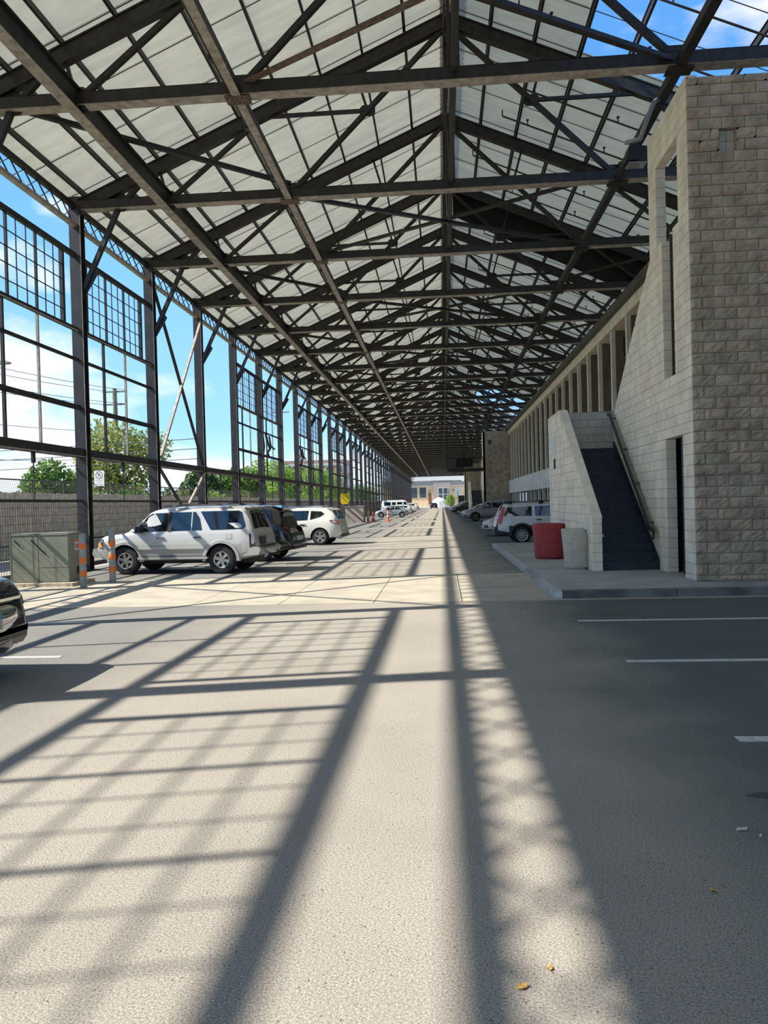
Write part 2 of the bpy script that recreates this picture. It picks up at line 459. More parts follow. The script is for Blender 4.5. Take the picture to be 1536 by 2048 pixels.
def pline(x0, x1, y, w, label):
    tag(MB().box(x0, x1, y - w / 2, y + w / 2, 0.001, 0.006).obj('parking_line', 'line_paint'), label, 'line', 'painted stall lines')
pline(1.84, 7.2, 10.92, 0.10, 'white stall line nearest the kerb of the stair tower')
pline(1.86, 7.2, 8.18, 0.10, 'white stall line second out from the stair tower kerb')
pline(2.0, 7.2, 5.53, 0.11, 'white stall line closest to the camera, worn at its end')
pline(-10.2, -5.4, 11.45, 0.10, 'short white stall line beside the dark parked car and concrete strip')
pline(-10.2, -4.5, 8.75, 0.10, 'white stall line running under the shadow of the dark car')
for k in range(3):
    pline(-10.0, -4.6, 22.4 + 2.75 * k * 1.9, 0.1, 'white stall line between the cars parked along the steel wall, %s from the camera' % ORD[k])

sw = struct('floor_sidewalk', 'raised grey concrete sidewalk at the foot of the stair tower')
MB().prism([(2.0, 13.55), (16, 13.5), (16, 29), (2.0, 29)], -0.1, 0.13, 'z').obj('pavement', 'sidewalk', sw)
kb = struct('trim_kerb', 'dark stained concrete kerb around the sidewalk')
kx = [2.0, 3.9, 5.9, 7.9, 10]
for a, b in zip(kx, kx[1:]):
    MB().prism([(a + .006, 13.37), (b - .006, 13.37), (b - .006, 13.555), (a + .006, 13.555)], -0.1, 0.135, 'z').obj('kerb_stone', 'kerb', kb)
MB().prism([(1.87, 13.5), (2.0, 13.37), (2.012, 13.6), (1.98, 15.6), (1.86, 15.6)], -0.1, 0.12, 'z').obj('kerb_stone', 'kerb_paint', kb)
MB().prism([(1.86, 15.62), (2.0, 15.62), (2.0, 18.3), (1.86, 18.3)], -0.1, 0.03, 'z').obj('ramp_lip', 'sidewalk', kb)
MB().prism([(1.86, 18.32), (2.01, 18.32), (2.01, 28.9), (1.80, 28.9)], -0.1, 0.13, 'z').obj('kerb_stone', 'kerb_paint', kb)

# ------------------------------------------------------------------ roof: sheets, purlins, skylights
cl = struct('ceiling', 'pale ribbed sheet roof over the shed')
SW = S / 3
def sheet_mesh(name, sgn, d0, d1, ribs, mats='roof_sheet'):
    m = MB(); n = ribs * 4
    vs = []
    for i in range(n + 1):
        t = i / n; y = -SW / 2 - 0.01 + t * (SW + 0.02)
        z = 0.03 * max(0, math.cos(t * ribs * 2 * math.pi)) ** 2 if ribs else 0
        for d in (d0, d1): vs.append((XRG + sgn * d, y, roofz(d) + z))
    m.add(vs, [(2 * i, 2 * i + 1, 2 * i + 3, 2 * i + 2) for i in range(n)])
    me = m.mesh(name, mats, True); return me
DSPL, DSPR, DE = 5.89, 3.53, 11.25
SM = {('L', 0): sheet_mesh('roof_sheet', -1, 0.02, DSPL, 6), ('L', 1): sheet_mesh('roof_sheet', -1, DSPL - .05, 10.95, 6),
      ('R', 0): sheet_mesh('roof_sheet', 1, 0.02, DSPR, 6), ('R', 1): sheet_mesh('roof_sheet', 1, DSPR - .05, DE, 6)}
SKY = sheet_mesh('skylight_sheet', 1, DSPR - .05, DE, 6, 'clear_sheet')
SKYTOP = set()
far = MB()
for i in range(I0, I1):
    for k in range(3):
        y = YC(i) + SW * (k + 0.5)
        for side in 'LR':
            for half in (0, 1):
                sky = side == 'R' and half == 1 and (i in (-1, 0) or i in (12, 13) or (i == 11 and k == 2) or (i, k) in ((22, 1), (26, 0), (26, 1), (29, 2)))
                if 33 <= i and half == 0: continue
                if sky: link('skylight_sheet', SKY, cl, (0, y, 0))
                elif i < 12: link('roof_sheet', SM[side, half], cl, (0, y, 0.004 * ((i + k) % 2)))
                else:
                    me = SM[side, half]
                    sg = -1 if side == 'L' else 1
                    d0, d1 = ((0, DSPL) if half == 0 else (DSPL, 10.95)) if side == 'L' else ((0, DSPR) if half == 0 else (DSPR, DE))
                    far.add([(XRG + sg * d, y + yy, roofz(d)) for d, yy in ((d0, -SW / 2 - .01), (d1, -SW / 2 - .01), (d1, SW / 2 + .01), (d0, SW / 2 + .01))], [(0, 1, 2, 3)])
tag(far.obj('far_roof_sheets', 'roof_sheet', cl), kind='stuff')
yA, yB = YC(I0), YC(I1)
for sg, dd in ((-1, 10.95), (1, DE)):
    LAP = MB().bar((XRG, 0, roofz(0) - .012), (XRG + sg * dd, 0, roofz(dd) - .012), .022, .012).mesh('lap_strip', 'steel')
    for i in range(I0, 16):
        for k in range(3): link('lap_strip', LAP, cl, (0, YC(i) + SW * k, 0))
for sg in (-1, 1):
    for k in range(1, 10):
        d = 1.178 * k
        if sg == -1 and k == 9: d = 10.4
        x = XRG + sg * d; z = roofz(d)
        m = MB()
        m.bar((x, yA, z - 0.12), (x, yB, z - 0.12), 0.03, 0.18)
        m.bar((x + 0.02, yA, z - 0.205), (x + 0.02, yB, z - 0.205), 0.06, 0.015)
        m.bar((x - 0.015, yA, z - 0.04), (x - 0.015, yB, z - 0.04), 0.05, 0.015)
        m.obj('purlin', 'steel', cl)
MB().bar((XRG, yA, roofz(0) + .02), (XRG, yB, roofz(0) + .02), 0.5, 0.05).obj('ridge_cap', 'steel', cl)
MB().box(XL - .32, XL - .26, yA, yB, roofz(10.95) - .12, roofz(10.95) + .03).obj('eave_trim', 'steel', cl)

# ------------------------------------------------------------------ roof trusses
def plate(m, cx, cz, w, h, y=0.0, t=0.03):
    a, b = w / 2, h / 2; c = min(a, b) * 0.5
    m.prism([(cx - a + c, cz - b), (cx + a - c, cz - b), (cx + a, cz - b + c), (cx + a, cz + b - c), (cx + a - c, cz + b), (cx - a + c, cz + b), (cx - a, cz + b - c), (cx - a, cz - b + c)], y - t / 2, y + t / 2, 'y')
def make_truss():
    t = thing('roof_truss', '', 'truss')
    for sg in (-1, 1):
        de = 10.65
        m = MB(); p = (XRG, 0, ZAP); q = (XRG + sg * (de + (0 if sg < 0 else .3)), 0, raf(de + (0 if sg < 0 else .3)))
        m.ibeam(p, q, 0.22, 0.37, 0.035, 0.16); m.obj('rafter', 'steel', t)
    m = MB()
    for k in (-1, 1): m.box(XL, XR, k * 0.14 - 0.02, k * 0.14 + 0.02, ZT - 0.125, ZT + 0.125)
    m.box(XL, XR, -0.16, 0.16, ZT + 0.105, ZT + 0.125)
    tie = m.obj('tie_beam', 'steel', t)
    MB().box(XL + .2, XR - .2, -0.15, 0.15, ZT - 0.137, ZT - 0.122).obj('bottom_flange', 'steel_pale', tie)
    m = MB()
    for k in (-1, 1): m.bar((XRG + k * 0.09, 0, ZT), (XRG + k * 0.09, 0, ZAP - .1), 0.14, 0.07, (1, 0, 0))
    m.obj('king_post', 'steel', t)
    for b2, b1, sg in ((B2, B1, -1), (B3, B4, 1)):
        ap = Vector((XRG, 0, ZAP - .12)); nd = Vector((b2, 0, ZT))
        MB().bar(ap, nd, 0.12, 0.13, (0, 1, 0)).obj('diagonal', 'steel', t)
        mid = ap.lerp(nd, 0.5)
        d2 = abs(b2 - XRG)
        xh = XRG + sg * (ZAP - mid.z) / SLOPE
        MB().bar(mid, (xh, 0, mid.z), 0.09, 0.09, (0, 1, 0)).obj('strut', 'steel', t)
        dm = abs(mid.x - XRG)
        MB().bar(mid, (mid.x + sg * 0.35, 0, raf(dm + .35)), 0.07, 0.07, (0, 1, 0)).obj('strut', 'steel', t)
        d1 = abs(b1 - XRG)
        MB().bar((b1, 0, ZT), (b1 + sg * 0.25, 0, raf(d1 + .25)), 0.07, 0.07, (0, 1, 0)).obj('strut', 'steel', t)
        MB().bar((b1, 0, ZT), (b2 + sg * 0.5, 0, raf(d2 + .5)), 0.11, 0.11, (0, 1, 0)).obj('diagonal', 'steel', t)
        for cx, cz, w, h in ((mid.x, mid.z, .42, .30), (b2, ZT + .1, .62, .45), (b1, ZT + .1, .5, .4), (XRG + sg * 10.0, ZT + .12, 1.2, .36), (XRG + sg * .25, ZAP - .2, .5, .4)):
            m = MB(); plate(m, cx, cz, w, h); m.obj('gusset_plate', 'steel', t)
    # knee brace to the wall column, carried on to the rafter
    kx_, kz_ = -8.95, ZT - 0.1
    MB().bar((XL + .16, 0, 8.0), (kx_, 0, kz_), 0.12, 0.13, (0, 1, 0)).obj('knee_brace', 'steel_wall', t)
    MB().bar((kx_, 0, kz_), (-8.1, 0, raf(8.55) - .1), 0.12, 0.13, (0, 1, 0)).obj('knee_brace', 'steel', t)
    m = MB(); plate(m, kx_ + .05, ZT + .05, .5, .5); m.obj('gusset_plate', 'steel', t)
    m = MB(); m.prism([(XL + .15, 7.75), (XL + .15, 8.3), (XL + .55, 8.6), (XL + .62, 8.5)], -.015, .015, 'y'); m.obj('gusset_plate', 'steel_wall', t)
    return t
truss = make_truss()
GT = 'steel roof trusses'
for i in range(I0, I1 + 1):
    o = truss if i == I0 else copy_tree(truss)
    o.location = (0, YC(i), 0)
    o['group'] = GT
    if i < 0: o['label'] = 'dark steel roof truss overhead before the picture begins, %s back' % ORD[-i - 1]
    else: o['label'] = 'dark riveted steel roof truss, %s in view counted from the camera' % ORD[i]

# longitudinal members
def lbeam(name, label, fn, m_='steel', group='long roof beams'):
    t = thing(name, label, 'beam', (0, yA, 0), group=group); fn(t); return t
L_ = yB - yA
def f1(t):
    MB().ibeam((B1, 0, ZT - .02), (B1, L_, ZT - .02), 0.26, 0.5, 0.03, 0.14).obj('girder', 'steel', t)
    MB().box(B1 - .13, B1 + .13, 0, L_, ZT - .285, ZT - .27).obj('bottom_plate', 'steel_pale', t)
    for i in range(I0, 14): MB().box(B1 - .2, B1 + .2, YC(i) - yA - .12, YC(i) - yA + .12, ZT - .18, ZT - .13).obj('splice_plate', 'steel', t)
lbeam('runway_beam', 'deep dark steel beam running the length of the shed beside the window wall', f1)
def f2x(x):
    def f(t):
        m = MB()
        for k in (-1, 1): m.box(x + k * .08 - .015, x + k * .08 + .015, 0, L_, ZT - .17, ZT + .0)
        m.obj('channel', 'steel', t)
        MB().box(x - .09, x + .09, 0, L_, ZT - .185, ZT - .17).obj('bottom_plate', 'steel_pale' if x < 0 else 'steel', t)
        for i in range(I0, 20):
            g = MB().box(x - .26, x + .26, YC(i) - yA - .17, YC(i) - yA + .17, ZT - .20, ZT - .186).obj('gusset_plate', 'steel_rust' if x < 0 else 'steel', t)
            if -1 <= i < 4:
                r = MB()
                for a in range(-2, 3):
                    for b in (-.1, .1): r.cyl((x + a * .1, YC(i) - yA + b, ZT - .2), (x + a * .1, YC(i) - yA + b, ZT - .212), .014, n=6)
                r.obj('rivets', 'steel', g)
    return f
lbeam('tie_strut', 'pale edged steel strut under the tie beams, between deep beam and ridge', f2x(B2))
lbeam('tie_strut', 'dark steel strut under the tie beams on the stair tower side', f2x(B3))
def f4(t):
    m = MB()
    for k in (-1, 1): m.box(XRG + k * .1 - .02, XRG + k * .1 + .02, 0, L_, ZAP - .75, ZAP - .45)
    for i in range(I0, I1): m.bar((XRG, YC(i) - yA, ZAP - .45), (XRG, YC(i) - yA + S / 2, ZAP - .75), .06, .05)
    m.obj('channel', 'steel', t)
    MB().bar((XRG, 0, ZT + .05), (XRG, L_, ZT + .05), 0.12, 0.12).obj('lower_strut', 'steel', t)
lbeam('ridge_beam', 'dark steel beam running under the ridge of the roof', f4)
# conduit hung beside the tie strut
t = thing('conduit', 'thin conduit pipe clipped along the pale edged steel strut', 'pipe', (0, yA, 0))
MB().cyl((B2 - .2, 0, ZT + .02), (B2 - .2, 120, ZT + .02), 0.03, n=6).obj('conduit_run', 'pipe', t)
for i in range(22): MB().box(B2 - .26, B2 - .14, i * S / 2 + 9.2, i * S / 2 + 9.35, ZT - .05, ZT + .08).obj('clamp', 'pipe', t)

# flat bracing between the tie beams: one thing for each bar
def brace(i, x0, x1, k, lab, m_='steel', j=None):
    j = i + 1 if j is None else j
    zb = (ZT - .05 if i % 2 else ZT + .28) + .14 * (k if i % 2 else 0)
    a = Vector((x0, YC(i), zb)); b = Vector((x1, YC(j), zb))
    mm = MB(); mm.bar(a, b, 0.13, 0.02); mm.bar(a + Vector((.05, 0, .05)), b + Vector((.05, 0, .05)), 0.02, 0.1)
    tag(mm.obj('brace', m_), lab, 'brace', 'flat bracing under the roof')
for i in range(-3, 40):
    nb = ORD[(i + 3) // 2]
    if i % 2:
        for n, (x0, x1) in enumerate(((B2, B3), (B3, B2))):
            brace(i, x0, x1, n, ('crossed flat brace, braced bay %s from the camera, %s' % (nb, 'leaning from the window side' if n == 0 else 'leaning from the tower side')) if nb else '', 'steel_rust' if i == -1 and n == 1 else 'steel')
    else:
        for n, (x0, x1) in enumerate(((XL + .2, B2), (XR - .2, B3))):
            brace(i, x0, x1, n, ('single flat brace from the %s, bay %s of its kind' % ('window wall to the strut' if n == 0 else 'building side to the strut', nb)) if nb else '')

# sooty curtain hung under one rafter
m = MB(); y3 = YC(3)
m.prism([(XRG + .3, raf(.3) - .1), (XRG + 10.2, raf(10.2) - .1), (XRG + 10.2, raf(10.2) - .5), (XRG + 6.6, ZT + .15), (XRG + .3, raf(.3) - 1.15)], y3 + .15, y3 + .19, 'y')
tag(m.obj('draft_curtain', 'soot'), 'black sooty sheet hung under the fourth truss on the tower side', 'panel')

# sprinkler pipes along the right hand slope
for i in range(0, 8):
    for k in (0, 1):
        yy = YC(i) + S * (0.36 + 0.36 * k)
        t = thing('sprinkler_pipe', 'thin sprinkler pipe under the tower side roof slope, %s run of bay %s' % ('nearer' if k == 0 else 'farther', ORD[i]), 'pipe', (XRG, yy, 0), group='sprinkler pipes')
        d0, d1 = 1.0 + .8 * k, 9.6
        zz = lambda d: roofz(d) - 0.42
        MB().cyl((d0, 0, zz(d0)), (d1, 0, zz(d1)), 0.028, n=6).obj('pipe_run', 'pipe', t)
        MB().cyl((d0, 0, zz(d0)), (d0, 0, zz(d0) + .2), 0.022, n=6).obj('pipe_end', 'pipe', t)
        for d in (2.6, 5.0, 7.4):
            MB().cyl((d, 0, zz(d)), (d, 0, zz(d) + .16), 0.02, n=6).box(d - .04, d + .04, -.04, .04, zz(d) + .15, zz(d) + .18).obj('sprinkler_head', 'pipe', t)

# ------------------------------------------------------------------ window wall: columns, girders, sashes
def make_column():
    t = thing('steel_column', '', 'column')
    h = 10.62
    m = MB().box(-.16, .16, -.15, -.125, .02, h).obj('flange', 'steel_wall', t)
    MB().box(-.16, .16, .125, .15, .02, h).obj('flange', 'steel_wall', t)
    MB().box(-.05, .05, -.125, .125, .02, h).obj('web', 'steel_wall', t)
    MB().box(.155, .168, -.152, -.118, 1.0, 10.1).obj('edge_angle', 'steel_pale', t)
    MB().box(-.24, .24, -.24, .24, 0, .03).obj('base_plate', 'steel_wall', t)
    return t
colm = make_column()
for i in range(I0, I1 + 1):
    o = colm if i == I0 else copy_tree(colm)
    o.location = (XL, YC(i), 0)
    o['group'] = 'columns of the window wall'
    if i < 1: o['label'] = 'dark steel column outside the edge of the picture, %s back' % ORD[-i]
    else: o['label'] = 'dark steel column of the open window wall, %s in view from the camera' % ORD[i - 1]

wl = struct('wall_left', 'open steel framed window wall with glassless sashes')
b0, b1 = 0.16, S - 0.16
# lattice girder of one bay
g = MB()
g.box(-.06, .06, b0, b1, 10.28, 10.42)
TC = g.mesh('top_chord', 'steel')
g = MB().box(-.07, .07, b0, b1, 9.76, 9.86)
BC = g.mesh('bottom_chord', 'steel_pale')
g = MB(); n = 8; st = (b1 - b0) / n
for k in range(n):
    g.bar((.02, b0 + k * st, 9.85), (.02, b0 + (k + 1) * st, 10.3), .010, .040, (1, 0, 0)); g.bar((-.02, b0 + (k + 1) * st, 9.85), (-.02, b0 + k * st, 10.3), .010, .040, (1, 0, 0))
LC = g.mesh('lacing', 'steel')
# main rail, with a laced outer chord
MR = MB().box(-.10, .12, b0 - .32, b1 + .32, 3.24, 3.47).mesh('main_rail', 'steel_wall')
g = MB(); g.box(.12, .127, b0, b1, 3.235, 3.262); ME_ = g.mesh('rail_edge', 'steel_pale')
g = MB(); g.box(-.62, -.56, b0 - .3, b1 + .3, 3.30, 3.36)
for k in range(9): g.bar((-.1, b0 + .3 + k * .56, 3.33), (-.58, b0 + .56 + k * .56, 3.33), .03, .03)
ML = g.mesh('laced_chord', 'steel_wall')
R200 = MB().box(-.04, .04, b0, b1, 1.96, 2.03).mesh('fence_rail', 'steel_wall')
R090 = MB().box(-.03, .03, b0, b1, .90, .95).mesh('fence_rail', 'steel_wall')
R010 = MB().box(-.04, .04, b0, b1, .12, .24).mesh('fence_rail', 'steel_wall')
g = MB()
for k in range(47): y = b0 + .06 + k * .108; g.box(-.004, .004, y - .0035, y + .0035, .24, 1.96)
for k in range(8): z = .42 + k * .2; g.box(-.008, .0, b0, b1, z - .005, z + .005)
WM = g.mesh('wire_mesh', 'wire')
HG = MB().box(-.012, .012, S / 2 - .012, S / 2 + .012, 1.98, 3.25).mesh('hanger_rod', 'steel_wall')
HG2 = MB().box(-.03, .03, S / 2 - .06, S / 2 + .06, 2.95, 3.25).mesh('hanger_plate', 'steel_wall')
def fit(o, i):
    if i == -2: o.scale.y = (S - .5) / S
    return o
for i in range(I0, I1):
    loc = (XL, YC(i), 0)
    for me in (TC, BC, LC): fit(link(me.name.split('.')[0], me, wl, loc), i)
    if i != 13: [fit(link(me.name.split('.')[0], me, wl, loc), i) for me in ((MR, ME_, ML) if i < 13 else (MR,))]
    link('fence_rail', R200, wl, loc); link('fence_rail', R010, wl, loc)
    if i < 20 and i != 2:
        for me in (R090, WM, HG, HG2): link(me.name.split('.')[0], me, wl, loc)
# sashes: each bay its own window
LN = MB().box(-.05, .05, b0, b1, 8.88, 9.02).mesh('lintel', 'steel_wall')
SL = MB().box(-.05, .05, b0, b1, 6.80, 6.90).mesh('sill', 'steel_wall')
SLE = MB().box(.05, .055, b0, b1, 6.79, 6.83).mesh('sill_edge', 'steel_pale')
T60 = MB().box(-.035, .035, b0, b1, 5.96, 6.04).mesh('transom', 'steel_wall')
T46 = MB().box(-.045, .045, b0, b1, 4.58, 4.71).mesh('transom', 'steel_wall')
STL = MB().box(-.05, .05, -.06, .06, 6.9, 8.88).mesh('stile', 'steel_wall')
MUL = MB().box(-.03, .03, -.03, .03, 6.9, 8.88).mesh('mullion', 'steel_wall')
MUN = MB().box(-.012, .012, -.011, .011, 6.9, 8.88).mesh('muntin', 'steel_wall')
MUH = MB().box(-.010, .010, .42, 4.55, -.011, .011).mesh('muntin', 'steel_wall')
LOW = MB().box(-.035, .035, -.035, .035, 3.47, 6.8).mesh('post', 'steel_wall')
LOW2 = MB().box(-.03, .03, -.03, .03, 3.47, 6.8).mesh('post', 'steel_pale')
LOWS = MB().box(-.035, .035, -.035, .035, 4.7, 5.96).mesh('post', 'steel_rust')
wn = 0
for i in sorted(SASH):
    wn += 1
    w = fit(struct('window_%d' % wn, None, (XL, YC(i), 0)), i)
    link('lintel', LN, w); link('sill', SL, w); link('sill_edge', SLE, w); link('transom', T60, w); link('transom', T46, w)
    if i < 12:
        for y in (0.42, 4.52): link('stile', STL, w, (0, y, 0))
        for y in (1.79, 3.15): link('mullion', MUL, w, (0, y, 0))
        for y in (.88, 1.33, 2.24, 2.70, 3.61, 4.06): link('muntin', MUN, w, (0, y, 0))
        for z in (7.26, 7.66, 8.07, 8.47): link('muntin', MUH, w, (0, 0, z))
        link('post', LOW, w, (0, 1.52, 0)); link('post', LOW2, w, (0, 3.14, 0))
    else:
        link('post', LOW, w, (0, 1.52, 0))
        for y in (1.79, 3.15): link('mullion', MUL, w, (0, y, 0))
# crossed wall braces
for i in sorted(XBAYS):
    sx = struct('trim_cross_brace_%d' % (sorted(XBAYS).index(i) + 1), None, (XL + .1, YC(i), 0))
    for (p, q, mm) in (((0, .16, 9.6), (0, S - .16, 3.55), 'steel_wall'), ((.06, S - .16, 9.6), (.06, .16, 3.55), 'steel_pale'), ((0, .16, 3.2), (0, S - .16, .1), 'steel_wall'), ((.06, S - .16, 3.2), (.06, .16, .1), 'steel_pale')):
        a = MB(); a.bar(p, q, .02, .11, (1, 0, 0)); a.bar(Vector(p) + Vector((.045, 0, 0)), Vector(q) + Vector((.045, 0, 0)), .09, .015, (1, 0, 0)); a.obj('brace_bar', mm, sx)
# wrecked sash pieces hanging in two lower openings
for n, i in enumerate((5, 7)):
    t = thing('broken_sash', 'twisted dark sash remains hanging in the %s broken lower opening' % ('nearer' if n == 0 else 'farther'), 'window frame', (XL, YC(i), 0))
    a = MB(); a.tube([(0, .5, 5.95), (.05, .6, 5.2), (.0, .55, 4.65)], .07); a.obj('torn_edge', 'steel_wall', t)
    a = MB(); a.tube([(0, 1.3, 5.95), (.05, 1.55, 5.5), (.02, 2.3, 5.15), (.0, 1.7, 4.9), (0, 2.0, 4.62)], .075); a.obj('bent_bar', 'steel_wall', t)
    a = MB(); a.tube([(0, 2.2, 5.9), (.03, 2.5, 5.3), (0, 3.6, 5.22)], .06); a.obj('bent_bar', 'steel_wall', t)

# ------------------------------------------------------------------ block walls
BL, BH, GAP = 0.4064, 0.2032, 0.011
def clip(poly, inside, inter):
    o = []
    for a, b in zip(poly, poly[1:] + poly[:1]):
        ia, ib = inside(a), inside(b)
        if ia: o.append(a)
        if ia != ib: o.append(inter(a, b))
    return o
def clip_convex(poly, cv):
    """Clip a polygon by a convex one (counter-clockwise)."""
    for p, q in zip(cv, cv[1:] + cv[:1]):
        if not poly: break
        ex, ey = q[0] - p[0], q[1] - p[1]
        sd = lambda a: ex * (a[1] - p[1]) - ey * (a[0] - p[0])
        def inter(a, b):
            s0, s1 = sd(a), sd(b); t = s0 / (s0 - s1); return (a[0] + (b[0] - a[0]) * t, a[1] + (b[1] - a[1]) * t)
        poly = clip(poly, lambda a: sd(a) >= -1e-9, inter)
    return poly
def area(p): return abs(sum(a[0] * b[1] - a[1] * b[0] for a, b in zip(p, p[1:] + p[:1]))) / 2
def rect(a, b, c, d): return [(a, c), (b, c), (b, d), (a, d)]
def split_mesh(name, seed, L=BL - GAP, H=BH - GAP, matn='split_block'):
    """Block with a broken rock face towards -y."""
    r = random.Random(seed); nx, nz = 6, 4
    vs = []
    for j in range(nz + 1):
        for i in range(nx + 1):
            edge = i in (0, nx) or j in (0, nz)
            y = -0.008 if edge else -0.012 - r.random() * 0.034
            vs.append((i * L / nx, y, j * H / nz))
    fs = [(j * (nx + 1) + i, j * (nx + 1) + i + 1, (j + 1) * (nx + 1) + i + 1, (j + 1) * (nx + 1) + i) for j in range(nz) for i in range(nx)]
    m = MB().add(vs, fs); m.box(0, L, -0.008, 0.18, 0, H)
    return m.mesh(name, matn)
def block_wall(parent, pieces, z0, plane, at, thick, face, matn, core, u0, limit=300, key=None, name='block', split=None):
    """Running bond. pieces: convex (u,z) polygons; plane 'x' (u = y) or 'y' (u = x); face -1: the visible side is towards smaller values."""
    if core:
        cm_ = MB()
        for pc in pieces:
            lo = at + 0.012 if face < 0 else at - 0.012
            mu = sum(p[0] for p in pc) / len(pc); mz = sum(p[1] for p in pc) / len(pc)
            ins = lambda v, m_: v - 0.014 if v > m_ else v + 0.014
            cm_.prism([(ins(p[0], mu), ins(p[1], mz)) for p in pc], lo, lo - face * (thick - 0.024), plane)
        cm_.obj('mortar', core, parent)
    cand = []
    us = [p[0] for pc in pieces for p in pc]; zs = [p[1] for pc in pieces for p in pc]
    nrow = int((max(zs) - z0) / BH) + 1
    for r in range(nrow):
        off = (r % 2) * BL / 2
        k = int((min(us) - u0 - off) / BL) - 1
        while u0 + off + k * BL < max(us):
            a = u0 + off + k * BL; b = a + BL; c = z0 + r * BH; d = c + BH; k += 1
            for pc in pieces:
                q = clip_convex(rect(a, b, c, d), pc)
                if len(q) < 3 or area(q) < 0.004: continue
                cx = sum(p[0] for p in q) / len(q); cz = sum(p[1] for p in q) / len(q)
                full = abs(area(q) - BL * BH) < 1e-4
                cand.append((key(cx, cz) if key else cx, full, a, c, q, cx, cz))
    cand.sort(key=lambda t: t[0])
    cache = {}
    rest = MB()
    def shrunk(q, cx, cz):
        us_ = [p[0] for p in q]; zs_ = [p[1] for p in q]
        fx = max(0.2, 1 - GAP / max(0.02, max(us_) - min(us_))); fz = max(0.2, 1 - GAP / max(0.02, max(zs_) - min(zs_)))
        mx, mz = (max(us_) + min(us_)) / 2, (max(zs_) + min(zs_)) / 2
        return [(mx + (p[0] - mx) * fx, mz + (p[1] - mz) * fz) for p in q]
    for n, (kk, full, a, c, q, cx, cz) in enumerate(cand):
        lo, hi = (at, at + thick) if face < 0 else (at - thick, at)
        if n < limit:
            if split and full:
                link(name, split[n * 7 % len(split)], parent, (a + GAP / 2, at, c + GAP / 2))
                continue
            if split:
                u_ = [p[0] for p in q]; z_ = [p[1] for p in q]; kq = (round(max(u_) - min(u_), 3), round(max(z_) - min(z_), 3), n % 3)
                if kq not in cache: cache[kq] = split_mesh(name, n, kq[0] - GAP, kq[1] - GAP, ('split_block', 'split_block_warm', 'split_block_grey')[n % 3])
                link(name, cache[kq], parent, (min(u_) + GAP / 2, at, min(z_) + GAP / 2)); continue
            org = (a, 0, c) if plane == 'y' else (0, a, c)
            sh = [(p[0] - a, p[1] - c) for p in shrunk(q, cx, cz)]
            kq = tuple((round(p[0], 3), round(p[1], 3)) for p in sh)
            if kq not in cache:
                mm_ = MB()
                mm_.prism(sh, lo, hi, plane)
                cache[kq] = mm_.mesh(name, matn)
            link(name, cache[kq], parent, org)
        else: rest.prism(shrunk(q, cx, cz), lo, hi, plane)
    if rest.v: tag(rest.obj('more_' + name + 's', matn, parent), kind='stuff')

XW, XF, YF = 4.62, 7.4, 14.6
DOOR = (15.25, 16.35, 0.13, 2.92)
st = thing('stair_tower', 'tall split-face block stair tower with open slots beside the outdoor stairs', 'building', (0, 0, 0))
front = thing('front_wall', None, None); front.parent = st; front['label'] = 'rough brown split-face block wall facing the camera'
SPL = [split_mesh('block', k, matn=('split_block', 'split_block_warm', 'split_block', 'split_block_grey')[k % 4]) for k in range(12)]
ZC = lambda k: 0.03 + BH * k
hx0, hx1, hz0, hz1 = 5.185, 5.49, ZC(39), ZC(41)
fp = [rect(XW, 8.4, 0.13, hz0), rect(XW, hx0, hz0, hz1), rect(hx1, 8.4, hz0, hz1), rect(XW, 8.4, hz1, 9.32)]
block_wall(front, fp, 0.03, 'y', YF, 0.2, -1, 'split_block', 'mortar', XW, 300, lambda u, z: u * 3 + abs(z - 4) * .2, split=SPL)
for a in (hx0, (hx0 + hx1) / 2):
    for c in (hz0, (hz0 + hz1) / 2):
        MB().box(a + .004, a + .148, YF + .09, YF + .16, c + .004, c + .198).obj('vent_block', 'block_grey', front)
side = thing('side_wall', None, None); side.parent = st; side['label'] = 'smooth pale block wall with doorway and tall slots'
z1_, z2_, z3_, z4_ = ZC(14), ZC(20), ZC(34), ZC(42)
ys_ = 14.62
sp = [rect(ys_, 15.25, .13, z1_), rect(16.36, 21.2, .13, z1_), [(ys_, z1_), (21.2, z1_), (21.2, 3.9), (20.94, z2_), (ys_, z2_)],
      rect(ys_, 15.62, z2_, z3_), [(16.36, z2_), (20.94, z2_), (17.28, 6.83), (16.36, 6.83)], rect(16.36, 17.28, 6.83, z3_),
      rect(ys_, 15.25, z3_, z4_), rect(16.7, 17.28, z3_, z4_), rect(ys_, 17.28, z4_, 9.38)]
block_wall(side, sp, 0.03, 'x', XW, 0.2, -1, 'block', 'mortar_pale', 14.6, 300, lambda u, z: u)
# tall dark grille inside the lower slot
gr = MB().box(XW + .16, XW + .19, 15.62, 15.66, 4.15, 7.0).box(XW + .16, XW + .19, 16.32, 16.36, 4.15, 7.0).obj('grille', 'handrail', st)
for k in range(8): MB().box(XW + .165, XW + .185, 15.70 + k * .085, 15.715 + k * .085, 4.15, 7.0).obj('grille_bar', 'handrail', gr)
m = MB()
for k in range(14): m.box(XW + .17, XW + .18, 15.64, 16.34, 4.3 + k * .2, 4.32 + k * .2)
m.obj('grille_wires', 'handrail', gr)
# room behind the doorway
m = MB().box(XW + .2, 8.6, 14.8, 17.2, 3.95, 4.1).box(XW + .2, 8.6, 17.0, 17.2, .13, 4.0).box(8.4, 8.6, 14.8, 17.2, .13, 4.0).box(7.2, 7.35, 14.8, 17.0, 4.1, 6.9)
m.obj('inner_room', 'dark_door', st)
MB().box(XW + .12, XW + .17, 15.27, 15.75, .15, 2.85).obj('door_leaf', 'dark_door', st)

